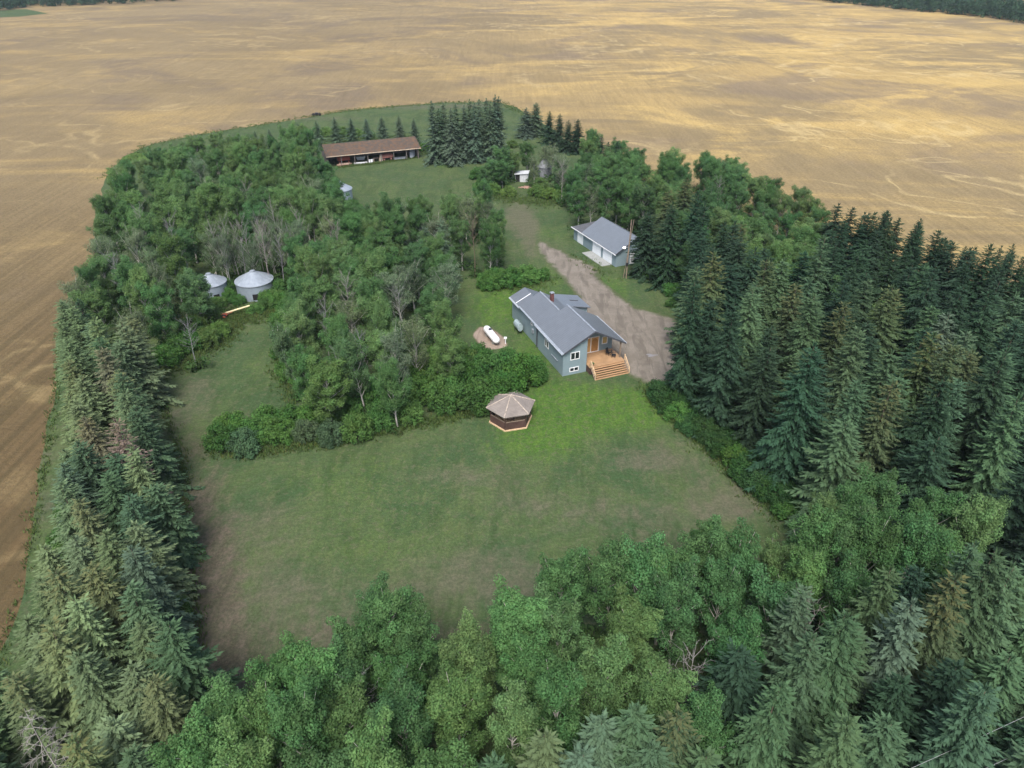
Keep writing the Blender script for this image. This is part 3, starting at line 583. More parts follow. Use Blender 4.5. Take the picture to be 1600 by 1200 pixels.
MB().box(0, 0, .85, 1.6, .8, .95).build('top', M['pole'], o)
for lx in (.08, 1.52):
    for ly in (.08, .72): MB().box(lx - .06, ly - .06, 0, lx + .06, ly + .06, .848).build('leg', M['pale_wood'], o)
o = stored('door_slab', 11.2, .0, 'pale loose door leaning against a shed post', 'door slab')
s_ = MB().box(0, 0, 0, .7, .06, 1.5); s_.v = [(a, b + d*.25, d) for a, b, d in s_.v]; s_.build('panel', M['pale_wood'], o); MB().tube((.6, .22, .75), (.6, .1, .75), .03, n=6).build('handle', M['black'], o)
for k in range(3):
    o = stored('metal_beam', 14.9 + .2*k, -.4 + .55*k, ('nearest', 'middle', 'farthest')[k] + ' of three grey steel beams lying in the long shed', 'beam', 'steel beams in the long shed', .03*k)
    bm = MB(); bm.box(0, -.1, .3, 3.0, .1, .33); bm.box(0, -.015, .332, 3.0, .015, .55); bm.box(0, -.1, .552, 3.0, .1, .58); bm.build('beam', M['grey_metal'], o)
    for bx0 in (.3, 2.6): MB().box(bx0, -.15, 0, bx0 + .12, .15, .298).build('block', M['pole'], o)
for k in range(3):
    o = tag(MB().add([(0,0,0),(1.0,0,0),(1.0,.02,0),(0,.02,0),(.35,.9,2.2),(1.35,.9,2.2),(1.35,.92,2.2),(.35,.92,2.2)], [(0,3,2,1),(4,5,6,7),(0,1,5,4),(1,2,6,5),(2,3,7,6),(3,0,4,7)]).build('metal_sheet', M['galv_roof']),
            ('frontmost', 'second', 'rearmost')[k] + ' of three pale metal sheets leaning inside the right end of the shed', 'metal sheet', 'metal sheets in the long shed')
    o.location = at_shed(19.2 + .35*k, .2 + .5*k); o.rotation_euler = (0, 0, SA)

# ------------------------------------------------------------------ things in the bushes and along the margin
M['dull_white'] = plain('dull white boards', (0.45, 0.47, 0.49), 0.7, vary=0.15)
ws = empty('small_shed', (2.4, 172.2, 0.02), math.radians(-8)); tag(ws, 'small white shed with a dark open doorway among the bushes', 'shed')
w_ = MB(); w_.box(-1.5, -1, 0, -1.45, 1, 1.75); w_.box(1.45, -1, 0, 1.5, 1, 2.0); w_.box(-1.448, .95, 0, 1.448, 1, 1.85); w_.box(-.4, -1, 0, 1.448, -.95, 1.9); w_.build('wall', M['dull_white'], ws)
MB().slab([(-1.75, -1.25, 1.82), (1.7, -1.25, 2.12), (1.7, 1.25, 2.25), (-1.75, 1.25, 1.95)], .08).build('roof', M['dull_white'], ws)
MB().box(-1.44, -.9, .02, -.42, -.85, 1.7).build('doorway', M['dark_hole'], ws)
M['old_bin'] = plain('weathered grey sheet', (0.15, 0.16, 0.17), 0.8, vary=0.3)
og = empty('old_bin', (8.0, 176.5, 0.02)); tag(og, 'weathered grey round bin with cone roof half hidden in the bushes', 'old bin')
MB().lathe([(1.7, 0), (1.7, 2.3)], 20).build('wall', M['old_bin'], og, True); MB().lathe([(1.85, 2.25), (.25, 4.3), (.1, 4.35)], 20).build('roof', M['old_bin'], og, True)
br = MB()
for k in range(46):
    a_, q = random.uniform(0, 6.28), random.uniform(0, 1.4)*random.random()**.3; z_ = max(.0, .5 - q*.35)*random.random()
    c_ = Vector((q*math.cos(a_)*1.3, q*math.sin(a_)*.7, z_)); an = random.uniform(0, 3.1); e = random.uniform(.10, .22)
    b = MB().box(-e, -e*.5, 0, e, e*.5, e*.7); br.add([(c_.x + x*math.cos(an) - y*math.sin(an), c_.y + x*math.sin(an) + y*math.cos(an), c_.z + z + x*.3) for x, y, z in b.v], b.f)
o = br.build('rubble_heap', M['pink_wood']); o.location = (3.3, 166.3, .02); tag(o, 'low heap of pinkish rubble in front of the small white shed', 'rubble heap')
hw = empty('old_harrow', (-63.9, 245.6, 0.02), .1); tag(hw, 'dark old farm implement left on the grass margin beyond the trees', 'farm implement')
MB().box(-1.2, -.5, .45, 1.2, .5, .6).build('frame', M['black'], hw)
for wx in (-1.0, 0, 1.0): MB().tube((wx, -.06, .45), (wx, .06, .45), .45, n=14).build('wheel', M['rubber'], hw)
MB().box(-.5, -.35, .602, .6, .35, 1.0).build('hopper', M['black'], hw); MB().tube((-1.2, 0, .5), (-2.2, 0, .3), .06, n=6).build('tongue', M['black'], hw)

# overhead wires along the near road
wm = plain('aluminium wire', (0.30, 0.31, 0.31), 0.6, metal=0.2)
def wire(p0, p1, label, ext=3.0, r_=.011):
    a, b = Vector((*at(*p0, 9.0), 9.0)), Vector((*at(*p1, 9.0), 9.0)); d = b - a; a2, b2 = a - d*ext, b + d*ext; n = 24
    m_ = MB(); pts = [a2.lerp(b2, i/n) + Vector((0, 0, .5*((2*i/n - 1)**2) - .05)) for i in range(n+1)]
    for i in range(n): m_.tube(pts[i], pts[i+1], r_, n=6)
    return tag(m_.build('overhead_wire', wm), label, 'wire', 'overhead wires at the near corner')
wire((1420, 1202), (1600, 1120), 'thin pale overhead wire crossing above the near spruces, upper of two', 1.2)
wire((1480, 1227), (1600, 1173), 'thin pale overhead wire in the very corner, lower of two', 1.8)

# ------------------------------------------------------------------ foliage
def leaf_mat(name, trans=0.22, var=0.3):
    t = NT(name); oi = t.new('ShaderNodeObjectInfo'); a = t.attr('tone')
    hv = t.new('ShaderNodeHueSaturation'); t.l.new(oi.outputs['Color'], hv.inputs['Color'])
    t.put(hv.inputs['Hue'], t.math('ADD', 0.488, t.math('MULTIPLY', a[2], 0.024)))
    t.put(hv.inputs['Value'], t.math('MULTIPLY', t.math('ADD', 1 - var, t.math('MULTIPLY', a[0], 2*var)), t.math('ADD', 0.88, t.math('MULTIPLY', oi.outputs['Random'], 0.24))))
    c = t.mix(a[1], hv.outputs[0], (0.135, 0.128, 0.050))
    d = t.new('ShaderNodeBsdfDiffuse'); tr = t.new('ShaderNodeBsdfTranslucent'); mx = t.new('ShaderNodeMixShader'); mx.inputs[0].default_value = trans
    t.l.new(c, d.inputs[0]); t.l.new(c, tr.inputs[0]); t.l.new(d.outputs[0], mx.inputs[1]); t.l.new(tr.outputs[0], mx.inputs[2]); t.l.new(mx.outputs[0], t.out.inputs[0])
    return t.m
M['leaf'] = leaf_mat('broad leaves', 0.42, 0.30)
M['needle'] = leaf_mat('spruce needles', 0.18, 0.26)
M['bark_pale'] = plain('pale aspen bark', (0.36, 0.35, 0.31), 0.85, vary=0.3, scale=2.0)
M['bark_birch'] = plain('white birch bark', (0.62, 0.62, 0.58), 0.8, vary=0.18, scale=2.0)
M['bark_dark'] = plain('spruce bark', (0.10, 0.075, 0.055), 0.95, vary=0.3)
t = NT('dead grey branches'); oi = t.new('ShaderNodeObjectInfo'); n = t.noise(t.objco(), 1.5, 4)
M['dead'] = t.set(t.mix(n, oi.outputs['Color'], t.mix(0.45, oi.outputs['Color'], (0.06, 0.055, 0.05))), 0.9, 0, 0.1)

def unit(v): return v / (np.linalg.norm(v, axis=-1, keepdims=True) + 1e-9)
def quads(C, U, W, L, B):
    """leaf-shaped quads: centre C, long axis U, width axis W, half length L, half width B"""
    n = len(C); V = np.empty((n, 4, 3), np.float32); L = np.broadcast_to(np.asarray(L), (n,))[:, None]; B = np.broadcast_to(np.asarray(B), (n,))[:, None]
    V[:, 0] = C - U*L; V[:, 1] = C + W*B - U*L*.1; V[:, 2] = C + U*L; V[:, 3] = C - W*B - U*L*.1
    return V.reshape(-1, 3), np.arange(4*n).reshape(n, 4)
class Tubes:
    def __init__(s): s.V = []; s.F = []; s.n = 0
    def path(s, pts, rad, k=6):
        pts = np.asarray(pts, float); m = len(pts); T = unit(np.gradient(pts, axis=0)); A = unit(np.cross(T, np.array([0.31, 0.17, 0.93]) if abs(T[0][2]) < .9 else np.array([1., 0.1, 0]))); B = np.cross(T, A)
        an = 2*np.pi*np.arange(k)/k; R = np.asarray(rad)[:, None, None]
        V = pts[:, None] + R*(np.cos(an)[None, :, None]*A[:, None] + np.sin(an)[None, :, None]*B[:, None])
        i = np.arange(m*k).reshape(m, k); j = np.roll(i, -1, 1); F = np.stack([i[:-1], j[:-1], j[1:], i[1:]], -1).reshape(-1, 4)
        s.V.append(V.reshape(-1, 3)); s.F.append(F + s.n); s.n += m*k
    def mesh(s, name): return np_mesh(name, np.concatenate(s.V), np.concatenate(s.F), smooth=True)

def leaf_cloud(r, centres, radii, dens, size, up=0.5, flat=0.8):
    """leaf clumps: leaves spread through each clump, thickest near its skin"""
    Vs = []; Ts = []; Fs = []; n0 = 0
    for c, R in zip(centres, radii):
        n = max(6, int(dens * R * R)); d = unit(r.normal(size=(n, 3))); q = R * (0.35 + 0.65 * r.random(n)**0.45) * r.uniform(.75, 1.2, n)
        P = c + d * q[:, None] * np.array([1, 1, flat])
        N = unit(d * 0.9 + np.array([0, 0, up]) + r.normal(size=(n, 3)) * 0.48); U = unit(np.cross(N, r.normal(size=(n, 3)))); W = np.cross(N, U)
        L = size * r.uniform(.7, 1.35, n); V, F = quads(P, U, W, L, L * .62); Vs.append(V); Fs.append(F + n0); n0 += len(V)
        b = np.clip(0.5 + 0.26*r.normal() + 0.22*r.normal(size=n), 0, 1); y = np.zeros(n); hue = np.clip(.5 + .3*r.normal() + .2*r.normal(size=n), 0, 1)
        Ts.append(np.repeat(np.stack([b, y, hue, np.ones(n)], 1), 4, 0))
    return np.concatenate(Vs), np.concatenate(Fs), np.concatenate(Ts)

def fit(V, tb, h, R):
    """scale a built plant so that its top is at h and its reach is R"""
    k = np.array([1, 1, h / np.percentile(V[:, 2], 99.8)]); k[:2] = R / np.percentile(np.hypot(V[:, 0], V[:, 1]), 96.5)
    tb.V = [v * k for v in tb.V]
    return V * k
def aspen_proto(seed, h=11.0, R=2.4, leaf=0.090, dens=330, lo=0.30, sparse=1.0, lean=0.0, white=False):
    r = np.random.default_rng(seed); tb = Tubes(); z = np.linspace(0, 1, 9)
    wx = np.cumsum(r.normal(size=9)) * .10 * z + lean * h * z; wy = np.cumsum(r.normal(size=9)) * .10 * z
    trunk = np.stack([wx, wy, z*h*.93], 1); tb.path(trunk, np.interp(z, [0, .1, 1], [.17, .13, .03]), 7)
    C = []; Q = []; n = 26
    for i in range(n):
        f = lo + (0.94 - lo) * (i + r.random()*.6) / n; az = i * 2.4 + r.normal()*.4
        p0 = np.array([np.interp(f*h, trunk[:, 2], trunk[:, k]) for k in range(3)]); g = (f - lo) / (1 - lo)
        prof = R * (math.sin(math.pi * min(1, .22 + g*.76))**.75) * r.uniform(.7, 1.12); el = math.radians(r.uniform(42, 64) + 12*g)
        d = np.array([math.cos(az)*math.cos(el), math.sin(az)*math.cos(el), math.sin(el)]); L = prof / math.cos(el) * .95
        p2 = p0 + d*L; p1 = p0 + d*L*.5 + np.array([0, 0, -.12*L*.3]); tb.path([p0, p1, p2], [.05, .035, .012], 5)
        for tt in (.5, .78, 1.0):
            if r.random() > sparse: continue
            C.append(p0 + d*L*tt + r.normal(size=3)*.22); Q.append(r.uniform(.45, .80) * (1.15 - .3*tt) * R/2.4)
        sd_ = unit(np.cross(d, [0, 0, 1])); s2 = r.choice([-1, 1]); C.append(p0 + d*L*.7 + sd_*s2*.6 + r.normal(size=3)*.15); Q.append(r.uniform(.5, .8)*R/2.4)
    for k in range(5): C.append(trunk[-1] + np.array([r.normal()*.3, r.normal()*.3, -.35 + .3*k - .25])); Q.append(r.uniform(.38, .6)*R/2.4)
    V, F, T = leaf_cloud(r, C, Q, dens * (2.4/R)**2 * 1.75, leaf, .55, 1.15)
    if not lean: V = fit(V, tb, h, R)
    return tb.mesh('aspen_trunk'), np_mesh('aspen_crown', V, F, {'tone': T})

def spruce_proto(seed, h=14.0, R=2.7, cones=0.0, dens=1.0, gap=0.0):
    r = np.random.default_rng(seed); tb = Tubes(); z = np.linspace(0, 1, 7); tb.path(np.stack([r.normal()*.1*z, r.normal()*.1*z, z*h], 1), .17*(1 - z*.93), 6)
    Vs = []; Fs = []; Ts = []; n0 = 0; zz = 0.06*h
    lump = r.uniform(.68, 1.16, (9, 7))
    while zz < h*.985:
        f = zz/h; Lm = R * (1 - f)**.66 * 1.02 + .14; nb = int(round(6.2 + 4.2*(1 - f)))
        for b in range(nb):
            az = 2*math.pi*(b + r.random()*.8)/nb + zz*1.7; tone0 = .16*r.normal(); L = Lm * r.uniform(.62, 1.18) * lump[int(f*8.99), int((az % 6.283)/6.284*7)]; zb = zz + r.normal()*.16
            if r.random() < gap: continue
            e0 = math.radians(38*f**1.3 - 12 + r.normal()*6); dr = np.array([math.cos(az), math.sin(az), 0])
            m = max(5, int(3 + L*5.4)); t_ = (np.arange(m) + .6)/m
            path = lambda q: dr*(L*q)[:, None] + np.array([0, 0, 1])*(L*(math.tan(e0)*q - .42*q**2 + .20*q**3.2))[:, None] + np.array([0, 0, zb])
            P = path(t_); D = unit(path(t_ + .05) - P); S = np.cross(D, [0, 0, 1.]); S = unit(S)
            for side in (-1, 1):
                for rep in range(2):
                    k = r.random(m) < .93*dens; n = int(k.sum())
                    if not n: continue
                    l = np.clip(L*.28*(1.12 - t_[k]*.75), .16, .48) * r.uniform(.65, 1.3, n)
                    U = unit(D[k]*.75 + side*S[k]*r.uniform(.35, 1.1, n)[:, None] + np.array([0, 0, -1])*r.uniform(.0, .85, n)[:, None])
                    W = unit(np.cross(U, unit(np.array([0, 0, 1.]) + r.normal(size=(n, 3))*.45)))
                    V, F = quads(P[k] + U*l[:, None]*.50 + r.normal(size=(n, 3))*.04, U, W, l*.62, l*.62*r.uniform(.28, .46, n)); Vs.append(V); Fs.append(F + n0); n0 += len(V)
                    br = np.clip(.5 + tone0 + .22*r.normal(size=n), 0, 1); yl = np.clip(cones*(f - .62)*3.0*(r.random(n) < .45), 0, .45); hue = np.clip(.5 + .25*r.normal(size=n), 0, 1)
                    Ts.append(np.repeat(np.stack([br, yl, hue, np.ones(n)], 1), 4, 0))
            U = D[-1:]; W = S[-1:]; V, F = quads(P[-1:] + U*.12, U, W, .26, .09); Vs.append(V); Fs.append(F + n0); n0 += 4; Ts.append(np.tile([.75, cones*max(0, f - .62)*2, .5, 1], (4, 1)))
        zz += (r.uniform(.32, .50) if f < .55 else r.uniform(.22, .36)) * (1.0 if f > .3 else 1.15)
    for k in range(7):
        a_ = k*2.4; U = unit(np.array([[math.cos(a_)*.25, math.sin(a_)*.25, 1.]])); W = unit(np.cross(U, [[math.sin(a_), -math.cos(a_), .2]])); V, F = quads(np.array([[0, 0, h*.985]]) + U*.25, U, W, .36, .07); Vs.append(V); Fs.append(F + n0); n0 += 4; Ts.append(np.tile([.7, 0, .5, 1], (4, 1)))
    V = fit(np.concatenate(Vs), tb, h, R)
    return tb.mesh('spruce_trunk'), np_mesh('spruce_crown', V, np.concatenate(Fs), {'tone': np.concatenate(Ts)})

def shrub_proto(seed, h=3.0, R=2.0, leaf=0.095):
    r = np.random.default_rng(seed); tb = Tubes(); C = []; Q = []
    for i in range(20):
        az = i*2.4 + r.normal()*.3; q = R*math.sqrt((i + .5)/20)*.82; top = h*(1 - .55*(q/R)**2)*r.uniform(.72, 1.02)
        p = np.array([q*math.cos(az), q*math.sin(az), top*.82]); tb.path([p*[.15, .15, 0], p*[.6, .6, .5], p], [.04, .03, .01], 4)
        C.append(p); Q.append(r.uniform(.42, .68)); C.append(p*[1.04, 1.04, .55]); Q.append(r.uniform(.42, .68))
        if q > R*.5: C.append(p*[1.08, 1.08, .22] + [0, 0, .15]); Q.append(r.uniform(.35, .55))
    V, F, T = leaf_cloud(r, C, Q, 480, leaf, .6); V = fit(V, tb, h, R)
    return tb.mesh('shrub_stems'), np_mesh('shrub_foliage', V, F, {'tone': T})

def dead_proto(seed, h=10.0, R=1.9, spruce=False):
    r = np.random.default_rng(seed); tb = Tubes(); z = np.linspace(0, 1, 9)
    tr = np.stack([np.cumsum(r.normal(size=9))*.13*z, np.cumsum(r.normal(size=9))*.13*z, z*h], 1); tb.path(tr, .095*(1 - z*.9), 6)
    n = 46 if spruce else 24
    for i in range(n):
        f = (.2 if spruce else .38) + (.78 if spruce else .58)*(i + r.random())/n; az = i*2.4 + r.normal()*.5; p = np.array([np.interp(f*h, tr[:, 2], tr[:, k]) for k in range(3)])
        L = (R*(1.15 - f)*1.1 if spruce else R*r.uniform(.6, 1.15)); el = math.radians(r.uniform(-22, 6) if spruce else r.uniform(35, 62)); d = np.array([math.cos(az)*math.cos(el), math.sin(az)*math.cos(el), math.sin(el)])
        bend = np.array([0, 0, (-.1 if spruce else .25)*L]); pts = [p, p + d*L*.5, p + d*L + bend*.6]; tb.path(pts, [.026, .018, .006], 4)
        for j in range(9 if spruce else 7):
            q = r.uniform(.3, 1); c = p + d*L*q + bend*.6*q*q; dd = unit(d + r.normal(size=3)*.6 + [0, 0, (-.2 if spruce else .35)]); l2 = L*r.uniform(.22, .5)
            if r.random() < .35 and not spruce: continue
            tb.path([c, c + dd*l2*.6, c + dd*l2 + r.normal(size=3)*.06], [.016, .012, .005], 3)
    return tb.mesh('dead_trunk')

PR = {}
PR['aspen'] = [aspen_proto(21 + k, 11, 2.4, lo=[.20, .26, .18, .30, .24, .16][k], sparse=[1, .9, 1, .85, .95, 1][k]) for k in range(6)]
PR['aspen_sparse'] = [aspen_proto(61 + k, 11, 2.4, lo=.30, dens=130, sparse=.8) for k in range(2)]
PR['birch'] = [aspen_proto(77, 9.5, 1.7, lo=.22, dens=210, lean=-.28)]
PR['spruce'] = [spruce_proto(31 + k, 14, 2.7, 0.0, gap=[.04, .12, .07, .16, .10, .20, .08][k]) for k in range(7)]
PR['spruce_cones'] = [spruce_proto(141 + k, 14, 2.7, [1.0, .7, .4][k], gap=[.08, .15, .10][k]) for k in range(3)]
PR['spruce_thin'] = [spruce_proto(47, 14, 2.7, 0.6, dens=.6, gap=.28)]
PR['shrub'] = [shrub_proto(51 + k) for k in range(4)]
PR['dead'] = [dead_proto(81 + k) for k in range(4)]
PR['dead_spruce'] = [dead_proto(91, 11, 2.3, True)]
TINT = {
 ('aspen', 'n'): (0.084, 0.172, 0.064), ('aspen', 'light'): (0.118, 0.205, 0.074), ('aspen', 'grey'): (0.130, 0.180, 0.096),
 ('birch', 'n'): (0.120, 0.200, 0.095), ('shrub', 'n'): (0.078, 0.172, 0.046), ('shrub', 'light'): (0.110, 0.200, 0.058), ('shrub', 'blue'): (0.085, 0.150, 0.075), ('shrub', 'deep'): (0.046, 0.104, 0.036),
 ('spruce', 'n'): (0.064, 0.112, 0.058), ('spruce', 'dark'): (0.032, 0.062, 0.036), ('spruce', 'pale'): (0.116, 0.166, 0.082), ('spruce', 'blue'): (0.084, 0.130, 0.082), ('spruce', 'olive'): (0.062, 0.096, 0.046),
 ('spruce', 'yellow'): (0.122, 0.168, 0.080), ('spruce', 'brown'): (0.125, 0.132, 0.086), ('spruce', 'dead'): (0.16, 0.120, 0.096),
 ('dead', 'grey'): (0.26, 0.25, 0.24), ('dead', 'brown'): (0.20, 0.145, 0.105)}
NOUN = {'aspen': ('aspen', 'aspen_tree', 'tree'), 'birch': ('birch', 'birch_tree', 'tree'), 'spruce': ('spruce', 'spruce_tree', 'tree'), 'shrub': ('bush', 'leafy_bush', 'bush'), 'dead': ('dead tree', 'dead_tree', 'tree')}
LOOK = {('aspen', 'n'): 'green', ('aspen', 'light'): 'light green', ('aspen', 'grey'): 'thin grey green', ('birch', 'n'): 'leaning white stemmed', ('shrub', 'n'): 'dense green', ('shrub', 'light'): 'light green', ('shrub', 'blue'): 'bluish green', ('shrub', 'deep'): 'low dark green',
 ('spruce', 'n'): 'green', ('spruce', 'dark'): 'very dark', ('spruce', 'pale'): 'pale green', ('spruce', 'blue'): 'bluish', ('spruce', 'olive'): 'cone laden olive', ('spruce', 'yellow'): 'yellowish', ('spruce', 'brown'): 'brownish', ('spruce', 'dead'): 'dead reddish', ('dead', 'grey'): 'bare grey', ('dead', 'brown'): 'bare brown'}
PLACE = {'left_wood': 'in the grain bin wood', 'mid_wood': 'between bins and house', 'front_wood': 'on the near lawn edge', 'front_spruce': 'in the near right corner', 'right_spruce': 'in the right spruce block',
 'edge_spruce': 'along the golden field', 'right_wood': 'in the wood behind the garage', 'shed_row': 'behind the long shed', 'tall_row': 'right of the long shed', 'pair': 'beyond the small white shed', 'pair_row': 'in the far right field row', 'clump': 'around the small white shed',
 'left_belt': 'in the left belt', 'hedge': 'in the hedge by the gazebo', 'lawn_edge': 'under the right spruces', 'lean': 'over the left lawn'}
MARKS = [('by the grain bins', (-43, 103)), ('behind the house', (2, 108)), ('by the garage', (22, 110)), ('by the small white shed', (4, 167)), ('by the long shed', (-30, 200)), ('beside the left lawn', (-45, 88)), ('beside the wood on the left lawn', (-26, 88))]
def place_of(t):
    rg = t[5].replace('dead_', '')
    if rg == 'odd_shrub': return min(MARKS, key=lambda m: math.hypot(m[1][0] - t[1], m[1][1] - t[2]))[0]
    return PLACE[rg]
